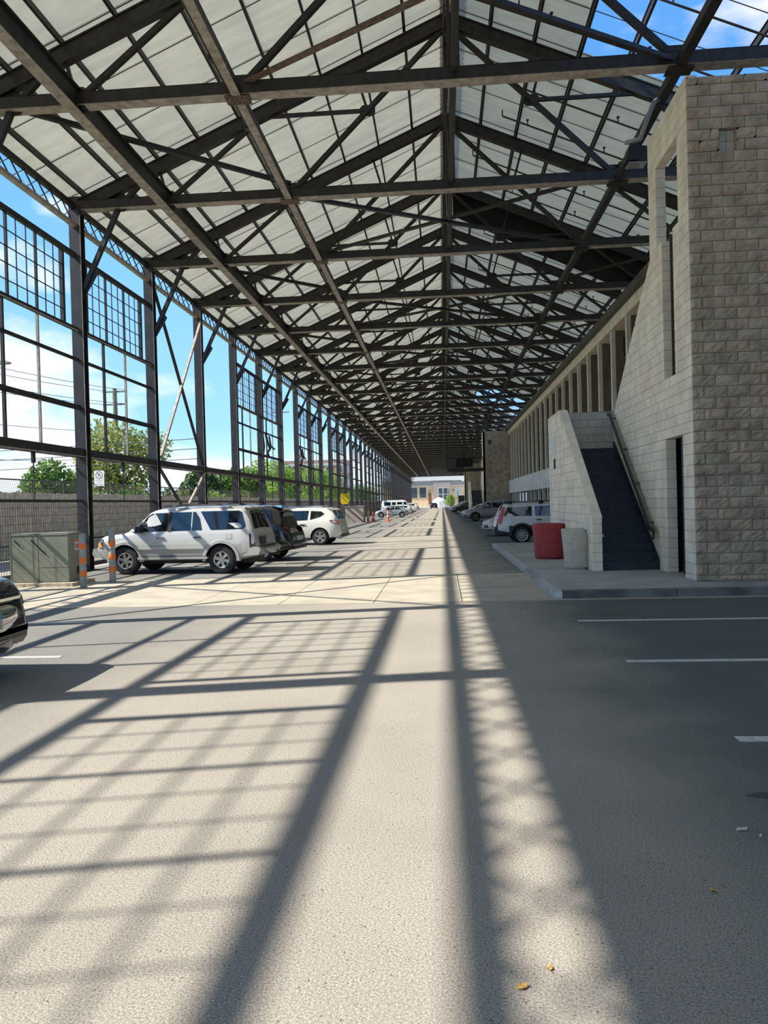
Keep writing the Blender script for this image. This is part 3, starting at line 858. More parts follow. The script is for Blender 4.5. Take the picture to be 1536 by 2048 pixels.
# outdoor stairs
sr = thing('staircase', 'dark painted outdoor stairs rising between pale block walls', 'stairs', (0, 0, 0))
NS, RUN, SY0 = 16, 0.258, 17.05
RIS = (3.02 - 0.13) / NS
for k in range(NS):
    MB().box(3.39, XW - .002, SY0 + k * RUN, SY0 + NS * RUN + .3, 0.13 + k * RIS, 0.13 + (k + 1) * RIS - .03).box(3.39, XW - .002, SY0 + k * RUN - .02, SY0 + (k + 1) * RUN, .13 + (k + 1) * RIS - .03, .13 + (k + 1) * RIS).obj('step', 'stair_paint', sr)
MB().box(3.39, 7.4, SY0 + NS * RUN, 23.3, 2.8, 3.02).obj('landing', 'stair_paint', sr)
MB().prism([(SY0 - .06, .13), (SY0 + NS * RUN, .13 + NS * RIS - .05), (SY0 + NS * RUN, 3.20), (SY0 + NS * RUN - .1, 3.20), (SY0 - .06, .36)], XW - .025, XW - .001, 'x').obj('skirt_board', 'stair_paint', sr)
bal = thing('balustrade', None, None); bal.parent = sr
yb0, ybt, yb1 = 16.86, 21.1, 23.35
bp_ = [[(yb0, .13), (ybt, .13), (ybt, 4.05), (yb0, 1.27)], [(ybt, .13), (yb1, .13), (yb1, 4.05), (ybt, 4.05)]]
block_wall(bal, bp_, 0.13, 'x', 3.19, 0.2, -1, 'block', 'mortar_pale', yb0, 300, lambda u, z: u)
sl = (4.05 - 1.27) / (ybt - yb0)
MB().prism([(yb0 - .01, 1.27), (ybt, 4.05), (ybt, 4.08), (yb0 - .01, 1.30)], 3.185, 3.395, 'x').box(3.185, 3.395, ybt, yb1, 4.05, 4.08).obj('coping', 'block', bal)
bk = thing('landing_wall', None, None); bk.parent = sr
block_wall(bk, [rect(3.39, 5.2, 3.02, 4.05)], 3.02, 'y', 21.45, 0.2, -1, 'block_grey', 'mortar', 3.39, 60)
hr = MB(); hp = [(4.50, 17.0, .98), (4.50, 17.28, 1.02), (4.50, 21.05, 3.92), (4.50, 21.3, 3.95)]
for a, b in zip(hp, hp[1:]): hr.bar(a, b, .05, .09)
hr.bar((4.50, 17.0, .98), (4.50, 17.02, .78), .05, .06)
hrail = hr.obj('handrail', 'handrail', sr)
for k in range(4): y = 17.4 + k * 1.15; MB().box(4.50, 4.62, y - .02, y + .02, 1.02 + (y - 17.28) * .769, 1.06 + (y - 17.28) * .769).obj('bracket', 'handrail', hrail)
MB().box(3.39, 3.42, 17.15, 17.3, 1.0, 1.06).box(3.40, 3.46, 17.0, 17.2, .86, .92).obj('rail_end', 'steel_pale', sr)
sg = thing('notice_sign', 'small white and blue notice fixed to the stair wall', 'sign', (3.18, 22.2, 2.95))
MB().box(-.012, 0.008, -.30, .26, .0, .62).obj('panel', 'sign_white', sg)
MB().box(-.015, -.012, -.18, .14, .12, .46).obj('print', 'sign_blue', sg)
tag(MB().box(3.15, 3.188, 22.02, 22.12, 2.55, 2.83).obj('wall_box', 'car_black_trim'), 'little dark fixture under the white notice on the stair wall', 'fixture')
tag(MB().box(3.11, 3.188, 17.3, 17.36, 1.02, 1.3).box(3.16, 3.188, 17.3, 17.33, .9, 1.02).obj('hose_bib', 'white_paint'), 'white pipe fitting on the stair wall behind the grey tub', 'fixture')

# floodlight under the truss beside the tower
fd = thing('floodlight', 'dark boxy floodlight hung from the strut beside the tower top', 'light', (4.75, 18.7, 0))
MB().prism([(-.28, 9.55), (.28, 9.50), (.30, 9.82), (-.2, 9.9)], -.22, .22, 'y').obj('housing', 'car_black_trim', fd)
MB().box(-.22, .2, -.18, .18, 9.485, 9.51).obj('lens', 'lamp_clear', fd)
MB().bar((0, 0, 9.85), (.1, 0, 10.3), .05, .05).obj('bracket', 'steel', fd)
tb = MB(); tb.tube([(4.93, 17.2, 10.3), (4.7, 17.0, 10.1), (4.55, 17.6, 9.6), (4.45, 18.4, 9.9)], .05); tag(tb.obj('flexible_duct', 'grey_paint'), 'shiny bent flexible pipe hanging near the tower top', 'pipe')

# the long building with fins: one thing
bd = thing('fin_building', 'long two storey pale building with upright concrete fins behind the parked cars', 'building', (XF, 0, 0))
ya, yb = 21.7, 85.9
FS = S / 2
UP = MB().box(0, .17, -.12, .12, 3.85, 8.85).mesh('fin', 'fin')
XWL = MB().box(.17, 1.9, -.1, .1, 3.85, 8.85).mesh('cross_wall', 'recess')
XVT = MB().box(.5, 1.7, -.115, -.1, 7.75, 8.6).mesh('vent_panel', 'dark_door')
XHL = MB().box(.75, 1.05, -.115, -.1, 7.15, 7.5).mesh('opening', 'dark_door')
XLV = MB().box(.6, 1.7, -.115, -.1, 4.6, 6.3).mesh('louvre', 'handrail')
LO = MB().box(0, .22, -.15, .15, 0, 2.5).mesh('fin', 'fin')
fy = [23.1 + FS * k for k in range(24)]
for y in fy:
    if y < yb - .5: [link(me.name.split('.')[0], me, bd, (0, y, 0)) for me in (UP, XWL, XVT, XHL, XLV)]; link('fin', LO, bd, (.1, y, 0))
MB().box(-.06, 2.6, 21.7, 85.9, 2.5, 3.85).obj('floor_band', 'band', bd)
MB().box(-.06, .7, 21.7, 85.9, 8.85, 9.3).obj('fascia', 'block', bd)
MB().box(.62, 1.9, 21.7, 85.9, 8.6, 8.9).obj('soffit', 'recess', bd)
MB().box(-.28, .05, 21.7, 85.9, 9.3, 9.62).obj('gutter', 'gutter', bd)
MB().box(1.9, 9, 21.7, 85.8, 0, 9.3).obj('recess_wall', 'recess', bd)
MB().box(.5, 9, 21.7, 85.8, 9.3, 9.45).obj('flat_roof', 'roof_grey', bd)
MB().box(3.5, 9, -8, 21.7, 0, 9.3).obj('near_block', 'recess', bd)
for k, y in enumerate(fy[:-1]):
    ym = y + FS / 2
    if ym > yb - 1: break
    w = MB().box(1.82, 1.9, ym - .62, ym + .62, 4.9, 7.2).obj('window', 'handrail', bd)
    MB().box(1.80, 1.82, ym - .55, ym + .55, 4.98, 7.12).obj('pane', 'far_glass', w)
    if k < 8:
        for s_ in range(10): MB().box(1.785, 1.80, ym - .55, ym + .55, 5.05 + s_ * .2, 5.07 + s_ * .2).obj('blind_slat', 'recess', w)
    v = MB().box(1.84, 1.9, ym - .75, ym + .75, 7.6, 8.5).obj('vent_panel', 'dark_door', bd)
    d_ = MB().box(1.75, 1.9, ym - .55, ym + .55, 0, 2.3).obj('lower_bay', 'dark_door', bd)

# farther stair towers repeat the module
def far_tower(Yt, label, cat='building'):
    dy = Yt - YF
    t = thing('far_stair_tower', label, cat, (0, dy, 0))
    MB().box(XW, 7.8, 14.6, 14.8, 0, 9.35).obj('front_wall', 'split_block_grey', t)
    MB().prism([(14.6, 0), (21.2, 0), (21.2, 3.9), (17.28, 6.83), (17.28, 9.38), (14.6, 9.38)], XW, XW + .2, 'x').obj('side_wall', 'block', t)
    MB().box(XW - .01, XW, 15.25, 16.35, 0, 2.9).obj('doorway', 'dark_door', t)
    MB().box(5.2, 5.5, 14.57, 14.6, 7.97, 8.37).obj('vent', 'dark_door', t)
    MB().prism([(16.86, 0), (23.3, 0), (23.3, 4.05), (21.1, 4.05), (16.86, 1.27)], 3.19, 3.39, 'x').obj('balustrade', 'block', t)
    MB().prism([(17.05, 0), (23.3, 0), (23.3, 3.0), (21.2, 3.0)], 3.39, XW, 'x').obj('stair_flight', 'stair_paint', t)
    MB().box(XF, 9, 21.3, 85.8, 0, 9.3).obj('wing_wall', 'recess', t)
    for k in range(10): MB().box(XF - .03, XF, 26 + k * 5.4, 29.2 + k * 5.4, 0, 3.2).obj('garage_door', 'dark_door', t)
    return t
far_tower(85.9, 'square block tower standing past the fin building, facing the camera')
far_tower(157.2, 'more distant block tower half hidden past the second tower')
br = thing('overhead_bridge', 'dark steel bridge spanning from the second tower over the parking row', 'bridge', (0, 84.0, 0))
MB().box(.6, 4.6, -.1, .1, 5.0, 5.3).box(.6, 4.6, 1.9, 2.1, 5.0, 5.3).obj('deck_beam', 'steel', br)
MB().box(.6, 4.6, 0, 2, 5.2, 5.25).obj('deck', 'steel', br)
for k in range(9): MB().box(.62 + k * .48, .67 + k * .48, -.05, .0, 5.3, 6.45).obj('post', 'steel', br)
MB().box(.6, 4.6, -.06, .02, 6.38, 6.48).obj('top_rail', 'steel', br)
MB().box(1.6, 3.4, .02, .05, 5.4, 6.3).obj('sheet', 'soot', br)
MB().box(2.4, 2.5, .9, 1.0, 6.45, 10.2).box(.65, .75, .9, 1.0, 5.3, 10.2).obj('hanger', 'steel', br)
tag(MB().lathe([(0, -.12), (.12, -.06), (.14, .05), (0, .12)], 10, (4.2, 156.9, 6.0)).obj('wall_lamp', 'lamp_glow'), 'small lit lamp on the distant block tower', 'light')

# ------------------------------------------------------------------ pots, cabinet, bollards, cones
def pot(name, x, y, rb, rt_, h, matn, label, wall=.06, rnd=.03, z=.13):
    t = thing(name, label, 'planter', (x, y, z))
    MB().lathe([(0, 0.0), (rb - rnd, 0), (rb, rnd), (rt_, h - .015), (rt_ - .015, h), (rt_ - wall + .01, h), (rt_ - wall, h - .02), (rb - wall, .35), (0, .35)], 48).obj('shell', matn, t, smooth=40)
    MB().lathe([(0, .36), (rt_ - wall - .02, .36)], 32).obj('soil', 'mortar', t)
    return t
pot('round_planter', 2.83, 20.9, .40, .455, .93, 'red_fibre', 'big dark red round planter tub on the sidewalk', .05, .05)
pot('concrete_planter', 2.98, 17.65, .27, .335, .90, 'cast_concrete', 'tapered grey concrete tub by the foot of the stairs', .05, .05)

ub = thing('utility_cabinet', 'olive green utility cabinet on a concrete pad by the window wall', 'cabinet', (-9.42, 17.25, 0))
MB().prism([(-.62, -.25), (1.0, -.25), (1.0, .9), (-.62, .9)], 0, .08, 'z').obj('pad', 'pad', ub)
m = MB().prism([(-.6, .08), (-.6, 1.16), (-.54, 1.22), (.78, 1.22), (.82, 1.18), (.82, .08)], .0, .62, 'y')
m.obj('body', 'utility_green', ub)
MB().box(-.58, .08, -.012, 0, .1, 1.15).obj('door', 'utility_green', ub)
MB().box(.10, .80, -.012, 0, .43, 1.15).obj('door', 'utility_green', ub)
MB().box(.10, .80, -.012, 0, .1, .415).obj('lower_panel', 'utility_green', ub)
MB().box(-.60, .82, -.02, .63, 1.17, 1.215).obj('lid', 'utility_green', ub)
MB().bar((-.48, -.02, 1.06), (-.34, -.02, .93), .02, .03).obj('handle', 'car_black_trim', ub)
MB().bar((-.07, -.02, 1.06), (.28, -.02, .72), .02, .03).obj('handle', 'car_black_trim', ub)
lb = MB().box(.82, .826, .28, .50, .80, 1.04).obj('warning_label', 'sign_white', ub)
MB().box(.826, .828, .28, .50, .99, 1.04).obj('label_band', 'orange', lb)
MB().box(.826, .829, .32, .36, .84, .95).box(.826, .829, .41, .45, .84, .95).obj('label_print', 'car_black_trim', lb)
MB().box(.82, .84, .36, .44, .25, .42).obj('lock', 'car_black_trim', ub)

def bollard(x, y, label, h=1.16, lean=0.0):
    t = thing('bollard', label, 'bollard', (x, y, 0), group='striped bollards')
    r = .075
    MB().lathe([(0, 0), (r, 0), (r, h - .05), (r * .8, h - .01), (0, h)], 20).obj('post', 'bollard_grey', t, smooth=40)
    for z in (.86, .55, .26): MB().lathe([(r + .002, z), (r + .003, z + .002), (r + .003, z + .13), (r + .002, z + .132)], 20).obj('stripe', 'orange_tape', t, smooth=True)
    return t
bollard(-7.98, 16.63, 'orange striped grey bollard just beside the green cabinet', 1.22)
bollard(-7.80, 17.75, 'orange striped grey bollard in front of the silver wagon nose', 1.27)
def cone(x, y, label, h=.9):
    t = thing('traffic_cone', label, 'cone', (x, y, 0))
    MB().lathe([(0, .05), (.19, .05), (.05, h), (0, h)], 16).obj('body', 'orange', t, smooth=40)
    MB().lathe([(.145, h * .38), (.147, h * .38), (.115, h * .55), (.113, h * .55)], 16).obj('band', 'white_paint', t)
    MB().box(-.25, .25, -.25, .25, 0, .05).obj('base', 'orange', t)
cone(-6.5, 72.5, 'orange traffic cone beside the distant concrete box', .95)
t = thing('delineator_post', 'slim orange post standing before the pale blue beetle car', 'post', (-5.0, 71.2, 0))
MB().lathe([(0, 0), (.2, 0), (.2, .06), (.09, .08), (.09, 1.08), (.0, 1.12)], 14).obj('tube', 'orange', t, smooth=40)
for z in (.5, .8): MB().lathe([(.093, z), (.093, z + .15)], 14).obj('band', 'white_paint', t)
t = thing('marker_post', 'pale pinkish post between the cone and the concrete box', 'post', (-6.95, 72.3, 0))
MB().lathe([(0, 0), (.13, 0), (.13, 1.1), (0, 1.15)], 14).obj('tube', 'pad', t, smooth=40)
t = thing('concrete_box', 'square pale concrete enclosure at the wall with a diagonal bar', 'box', (-8.2, 71.9, 0))
MB().box(-.85, .85, -.1, 1.6, 0, 1.5).obj('shell', 'cast_concrete', t)
MB().bar((-.75, -.16, 1.4), (.8, -.16, .1), .05, .08).obj('bar', 'steel_rust', t)
MB().box(-.9, .9, -.14, 1.64, 1.5, 1.56).obj('lid', 'cast_concrete', t)
tag(MB().prism([(-.3, 1.75), (.3, 1.75), (.42, 1.95), (.42, 2.65), (.3, 2.8), (-.3, 2.8), (-.42, 2.65), (-.42, 1.95)], YC(11) - .26, YC(11) - .2, 'y').obj('yellow_panel', 'yellow', None, loc=(-9.6, 0, 0)), 'bright yellow panel fixed to a wall column', 'sign')

# litter
def litter(x, y, sx, sy, rz, matn, label, cat):
    sx *= .75; sy *= .75
    m = MB(); vs = [(-sx, -sy * .3, .005), (-sx * .3, -sy, .009), (sx * .6, -sy * .7, .006), (sx, .1 * sy, .013), (sx * .3, sy, .006), (-sx * .5, sy * .6, .012), (0, 0, .008)]
    m.add(vs, [(6, i, (i + 1) % 6) for i in range(6)]); m.add([(a, b, c - .004) for a, b, c in vs], [(6, (i + 1) % 6, i) for i in range(6)])
    tag(m.obj('dry_leaf' if cat == 'leaf' else 'paper_scrap', matn, None, loc=(x, y, 0), rz=rz), label, cat)
litter(.235, 2.71, .03, .022, .4, 'leaf_dry', 'yellow dry leaf on the asphalt, the larger and nearer one', 'leaf')
litter(.345, 2.82, .018, .016, 1.2, 'leaf_dry', 'yellow dry leaf on the asphalt, the smaller one farther off', 'leaf')
litter(1.47, 4.03, .045, .025, .2, 'litter', 'pale scrap lying in the shade near the picture edge', 'litter')
litter(1.53, 3.95, .02, .012, .9, 'litter', 'tiny pale scrap beside the larger scrap in the shade', 'litter')
litter(1.12, 3.4, .025, .018, 1.9, 'leaf_dry', 'small brown crumb of leaf in the shade', 'leaf')
def stain(x, y, sx, sy, label):
    r = random.Random(int(x * 100 + y)); n = 26
    m = MB(); m.add([(sx * math.cos(t) * (0.8 + .35 * r.random()), sy * math.sin(t) * (.8 + .35 * r.random()), 0) for t in [2 * math.pi * i / n for i in range(n)]], [tuple(range(n))])
    tag(m.obj('oil_stain', 'oil', None, loc=(x, y, .0025)), label, 'stain')
stain(1.95, 4.5, .26, .06, 'dark oil stain in the shade beside the nearest stall line')
stain(2.35, 11.45, .22, .05, 'thin dark stain on the asphalt between kerb and stall line')

# ------------------------------------------------------------------ cars
def lerp_pts(pts, x):
    if x <= pts[0][0]: return pts[0][1]
    for a, b in zip(pts, pts[1:]):
        if x <= b[0]: return a[1] + (b[1] - a[1]) * (x - a[0]) / max(1e-6, b[0] - a[0])
    return pts[-1][1]
class Car:
    def __init__(s, L, W, zb, top, belt, axles, r, tum=.16, taper=.14):
        s.L, s.W, s.zb, s.top, s.belt, s.axles, s.r, s.tum, s.taper = L, W, zb, top, belt, axles, r, tum, taper
    def sec(s, x):
        e = abs(x) / (s.L / 2)
        w = s.W / 2 * (1 - s.taper * max(0, (e - .76) / .24) ** 2.3)
        zt = lerp_pts(s.top, x); bz = min(lerp_pts(s.belt, x), zt - .04)
        zb = s.zb + .10 * max(0, (e - .8) / .2)
        g = max(0, min(1, (zt - bz) / .42))
        yb_ = w * .965
        y1 = yb_ - s.tum * g * .85 - .03 * (1 - g); y2 = yb_ - s.tum * g - .08
        z1 = bz + (zt - bz) * .84; z2 = bz + (zt - bz) * .965
        return [(0, zb), (w * .86, zb), (w * .965, zb + .05), (w, zb + .17), (w * 1.005, (zb + bz) / 2 + .04), (w * .99, bz - .06), (yb_, bz), (y1, z1), (y2, z2), (y2 * .55, zt + .012), (0, zt + .022)]
    def side(s, x, z):
        P = s.sec(x)[1:9]
        for a, b in zip(P, P[1:]):
            if a[1] <= z <= b[1] and b[1] > a[1]: return a[0] + (b[0] - a[0]) * (z - a[1]) / (b[1] - a[1])
        return P[0][0] if z < P[0][1] else P[-1][0]
    def body(s, mats, parent, two_tone=None):
        n = 56; xs = [-s.L / 2 + s.L * i / n for i in range(n + 1)]
        m = MB(); K = 11; ring = 2 * K - 2
        for x in xs:
            P = s.sec(x)
            m.v += [(x, y, z) for y, z in P] + [(x, -y, z) for y, z in P[-2:0:-1]]
        for i in range(n):
            for k in range(ring):
                a, b = i * ring + k, i * ring + (k + 1) % ring
                m.f.append((a, b, b + ring, a + ring))
                zc = (m.v[a][2] + m.v[b][2]) / 2
                m.mi.append(2 if two_tone and zc < two_tone else 0)
        m.f.append(tuple(range(ring))); m.mi.append(0)
        m.f.append(tuple(n * ring + k for k in range(ring - 1, -1, -1))); m.mi.append(0)
        me = m.mesh('body', mats)
        o = link('body', me)
        c = MB()
        for ax in s.axles:
            for sg in (-1, 1):
                w = s.W / 2
                c.cyl((ax, sg * (w - .30), s.r), (ax, sg * (w + .2), s.r), s.r * 1.17, n=28, mi=1)
        cme = c.mesh('cutter', mats)
        co = link('cutter', cme)
        md = o.modifiers.new('arch', 'BOOLEAN'); md.operation = 'DIFFERENCE'; md.object = co; md.solver = 'EXACT'
        dg = bpy.context.evaluated_depsgraph_get()
        nm = bpy.data.meshes.new_from_object(o.evaluated_get(dg))
        o.modifiers.clear(); o.data = nm
        bpy.data.objects.remove(co)
        o.parent = parent
        for p in nm.polygons: p.use_smooth = True
        nm.set_sharp_from_angle(angle=math.radians(32))
        return o
    def patch(s, name, pts, matn, parent, sides=(1, -1), off=.008, th=.012, sub=1):
        """Flat sided patch that follows the car's flank; pts are (x,z)."""
        res = []
        for sg in sides:
            q = []
            for a, b in zip(pts, pts[1:] + pts[:1]):
                for k in range(sub): t = k / sub; q.append((a[0] + (b[0] - a[0]) * t, a[1] + (b[1] - a[1]) * t))
            n = len(q)
            vs = [(x, sg * (s.side(x, z) + off), z) for x, z in q] + [(x, sg * (s.side(x, z) + off - th - .01), z) for x, z in q]
            m = MB().add(vs, [tuple(range(n)), tuple(range(2 * n - 1, n - 1, -1))] + [(i, (i + 1) % n, n + (i + 1) % n, n + i) for i in range(n)])
            res.append(m.obj(name, matn, parent, smooth=60))
        return res
    def screen(s, name, x0, x1, matn, parent, k=.92, off=.008, n=6):
        m = MB(); vs = []
        for i in range(n + 1):
            x = x0 + (x1 - x0) * i / n
            P = s.sec(x); ye, z8 = P[8]; zt = P[10][1]; zm = P[9][1]
            dx = .02; sl = (lerp_pts(s.top, x + dx) - lerp_pts(s.top, x - dx)) / (2 * dx); ln = math.hypot(sl, 1)
            ox, oz = -sl / ln * off, off / ln
            for t in (-1, -.55, 0, .55, 1):
                y = t * ye * k
                z = zt if t == 0 else (zm if abs(t) < .9 else z8 + (zm - z8) * (1 - k) * 2)
                vs.append((x + ox, y, z + oz))
        m.add(vs, [(i * 5 + j, i * 5 + j + 1, (i + 1) * 5 + j + 1, (i + 1) * 5 + j) for i in range(n) for j in range(4)])
        return m.obj(name, matn, parent, smooth=True)
WHEELS = {}
def wheel(parent, x, y, r, sg, style='five', tw=.22, rim='alloy', fr=.66):
    key = (round(r, 3), style, tw, rim, fr)
    if key not in WHEELS:
        h = tw / 2; rr = r * fr
        ty = MB().lathe([(rr, -h * .9), (r * .86, -h), (r * .97, -h * .82), (r, -h * .5), (r, h * .5), (r * .97, h * .82), (r * .86, h), (rr, h * .9)], 36, axis='y', close=True).mesh('tyre', 'tyre', 40)
        m = MB().lathe([(rr, h * .92), (rr * .9, h * .8), (rr * .88, h * .2), (0, h * .15)], 36, axis='y', mi=1)
        m.lathe([(rr * 1.01, h * .94), (rr * .90, h * .86)], 36, axis='y')
        m.cyl((0, h * .2, 0), (0, h * .82, 0), rr * .28, rr * .22, n=16)
        ns = {'five': 5, 'six': 6, 'ten': 10}[style]
        for k in range(ns):
            t = 2 * math.pi * (k + .25) / ns; d = Vector((math.cos(t), 0, math.sin(t))); n_ = Vector((-math.sin(t), 0, math.cos(t)))
            a = rr * {'ten': .13, 'six': .20, 'five': .24}[style]; b = rr * {'ten': .09, 'six': .15, 'five': .18}[style]
            p0 = d * rr * .2; p1 = d * rr * .93
            vs = []
            for yy in (h * .35, h * .80):
                for p, w_ in ((p0, b), (p1, a)): vs += [p - n_ * w_ / 1 + Vector((0, yy, 0)), p + n_ * w_ / 1 + Vector((0, yy, 0))]
            m.add(vs, [(0, 1, 3, 2), (4, 6, 7, 5), (0, 2, 6, 4), (1, 5, 7, 3), (2, 3, 7, 6), (0, 4, 5, 1)])
        WHEELS[key] = (ty, m.mesh('rim', [rim, 'alloy_dark'], 40))
    ty, rm = WHEELS[key]
    w = link('wheel', ty, parent, (x, y, r), 0 if sg > 0 else math.pi)
    link('rim', rm, w)
    return w
def four_wheels(c, t, style, tw=.22, rim='alloy', fr=.66):
    for ax in c.axles:
        for sg in (1, -1): wheel(t, ax, sg * (c.W / 2 - tw / 2 - .01), c.r, sg, style, tw, rim, fr)
def flares(c, t, matn, w=.06):
    for ax in c.axles:
        for sg in (1, -1):
            m = MB(); n = 18; vs = []
            for i in range(n + 1):
                a = math.radians(-4 + 188 * i / n)
                for rr, yy in ((c.r * 1.15, -.03), (c.r * 1.15, .035), (c.r * 1.15 + w, .03), (c.r * 1.15 + w + .03, -.03)):
                    vs.append((ax + rr * math.cos(a), sg * (c.W / 2 + yy - .005), c.r + rr * math.sin(a)))
            m.add(vs, [(i * 4 + k, i * 4 + k + 1, i * 4 + k + 5, i * 4 + k + 4) for i in range(n) for k in range(3)])
            m.obj('wheel_flare', matn, t, smooth=50)
def text_mesh(name, s_, size, matn, parent, loc, rot):
    cu = bpy.data.curves.new(name, 'FONT'); cu.body = s_; cu.size = size; cu.extrude = .002; cu.align_x = 'CENTER'
    o = bpy.data.objects.new(name, cu); COL.objects.link(o)
    me = bpy.data.meshes.new_from_object(o.evaluated_get(bpy.context.evaluated_depsgraph_get()))
    bpy.data.objects.remove(o)
    me.materials.clear(); me.materials.append(MATS[matn])
    return link(name, me, parent, loc, rot=rot)

# --- silver off-road wagon
def suv():
    t = thing('silver_suv', 'silver off-road wagon with striped shadows parked behind the orange bollards', 'car', (-6.90, 20.52, 0), math.radians(174))
    c = Car(4.54, 1.74, .36, [(-2.27, .60), (-2.20, .98), (-2.13, 1.10), (-1.98, 1.60), (-1.86, 1.70), (-1.4, 1.735), (0, 1.74), (.55, 1.70), (.72, 1.64), (1.28, 1.13), (1.42, 1.08), (1.95, 1.03), (2.16, .95), (2.23, .78), (2.27, .62)],
            [(-2.27, .9), (-2.1, 1.10), (1.2, 1.09), (1.5, 1.02), (2.0, .97), (2.27, .6)], (-1.30, 1.375), .37, tum=.15, taper=.10)
    c.body(['silver_paint', 'car_black_trim', 'silver_lower'], t, .66)
    four_wheels(c, t, 'six', .26, 'alloy', .57)
    flares(c, t, 'silver_lower', .075)
    c.patch('front_side_window', [(1.13, 1.12), (.18, 1.13), (.18, 1.60), (.62, 1.60), (.76, 1.52)], 'car_glass', t, sub=3)
    c.patch('rear_side_window', [(.06, 1.13), (-.78, 1.14), (-.70, 1.45), (-.58, 1.61), (.06, 1.61)], 'car_glass', t, sub=3)
    c.patch('quarter_window', [(-1.02, 1.14), (-1.90, 1.15), (-1.96, 1.22), (-1.84, 1.58), (-1.76, 1.62), (-.72, 1.62)], 'car_glass', t, sub=3)
    c.patch('window_divider', [(-.48, 1.14), (-.51, 1.14), (-.51, 1.61), (-.48, 1.61)], 'silver_paint', t, off=.016)
    c.patch('pillar_trim', [(.17, 1.12), (.07, 1.12), (.07, 1.62), (.17, 1.62)], 'car_black_trim', t, off=.012)
    c.screen('windshield', .74, 1.25, 'car_glass', t)
    c.screen('rear_window', -2.12, -1.97, 'car_glass', t, k=.86)
    for x in (1.07, .11, -.86): c.patch('door_seam', [(x, .50), (x - .012, .50), (x - .012, 1.1), (x, 1.1)], 'car_black_trim', t, off=.004)
    for x in (.36, -.66): c.patch('door_handle', [(x + .1, .93), (x - .1, .93), (x - .1, .975), (x + .1, .975)], 'car_grey_trim', t, off=.03, th=.03)
    c.patch('side_moulding', [(.98, .66), (-.85, .66), (-.85, .73), (.98, .73)], 'silver_paint', t, off=.035, th=.04, sub=4)
    c.patch('filler_door', [(-1.42, .90), (-1.60, .90), (-1.60, 1.04), (-1.42, 1.04)], 'silver_paint', t, off=.006)
    c.patch('tail_lamp', [(-2.08, .66), (-2.215, .68), (-2.19, .98), (-2.06, 1.03)], 'lamp_dark', t, off=.02, th=.05)
    c.patch('head_lamp', [(2.0, .80), (2.20, .74), (2.18, .90), (2.0, .95)], 'lamp_clear', t, off=.02, th=.05)
    c.patch('turn_lamp', [(2.02, .74), (2.14, .72), (2.15, .84), (2.04, .86)], 'lamp_amber', t, off=.032, th=.05)
    for sg in (1, -1):
        MB().box(-.95, .98, sg * .87 - .07, sg * .87 + .07, .40, .46).obj('running_board', 'silver_lower', t)
        MB().box(-.9, .9, sg * .90 - .03, sg * .90 + .03, .462, .468).obj('step_pad', 'car_black_trim', t)
        m = MB(); m.prism([(.98, 1.10), (.84, 1.10), (.82, 1.25), (.96, 1.27)], sg * .86, sg * 1.06, 'y'); m.obj('mirror', 'car_black_trim', t)
        MB().bar((-1.75, sg * .62, 1.78), (.35, sg * .62, 1.78), .04, .04).obj('roof_rail', 'car_grey_trim', t)
    for x in (-1.35, -.15):
        MB().bar((x, -.62, 1.80), (x, .62, 1.80), .06, .035).obj('cross_bar', 'car_black_trim', t)
        for sg in (1, -1): MB().prism([(x - .16, 1.755), (x + .16, 1.755), (x + .06, 1.82), (x - .06, 1.82)], sg * .60, sg * .68, 'y').obj('rack_foot', 'car_grey_trim', t)
    bp = MB(); bp.prism([(-2.30, .48), (-1.76, .44), (-1.76, .66), (-2.28, .69), (-2.36, .62)], -.85, .85, 'y'); bp.obj('rear_bumper', 'silver_lower', t)
    MB().box(-2.34, -2.0, -.6, .6, .69, .71).obj('bumper_step', 'car_black_trim', t)
    MB().prism([(1.82, .42), (2.28, .46), (2.34, .56), (2.30, .70), (1.82, .72)], -.82, .82, 'y').obj('front_bumper', 'silver_lower', t)
    MB().box(2.20, 2.29, -.5, .5, .72, .92).obj('grille', 'chrome', t)
    MB().box(-2.262, -2.235, .1, .52, .74, .94).obj('rear_plate', 'car_black_trim', t)
    MB().box(-2.58, -2.3, -.04, .04, .42, .48).cyl((-2.54, 0, .46), (-2.54, 0, .56), .03, n=8).obj('tow_hitch', 'car_black_trim', t)
    MB().prism([(-2.05, 1.705), (-1.85, 1.745), (-1.8, 1.73), (-2.02, 1.68)], -.62, .62, 'y').obj('spoiler', 'silver_paint', t)
    MB().box(-2.0, 1.9, -.45, .45, .26, .40).obj('underbody', 'car_black_trim', t)
    MB().box(.2, .3, .25, .62, .95, 1.5).obj('seat_back', 'car_grey_trim', t)
    return t
suv()

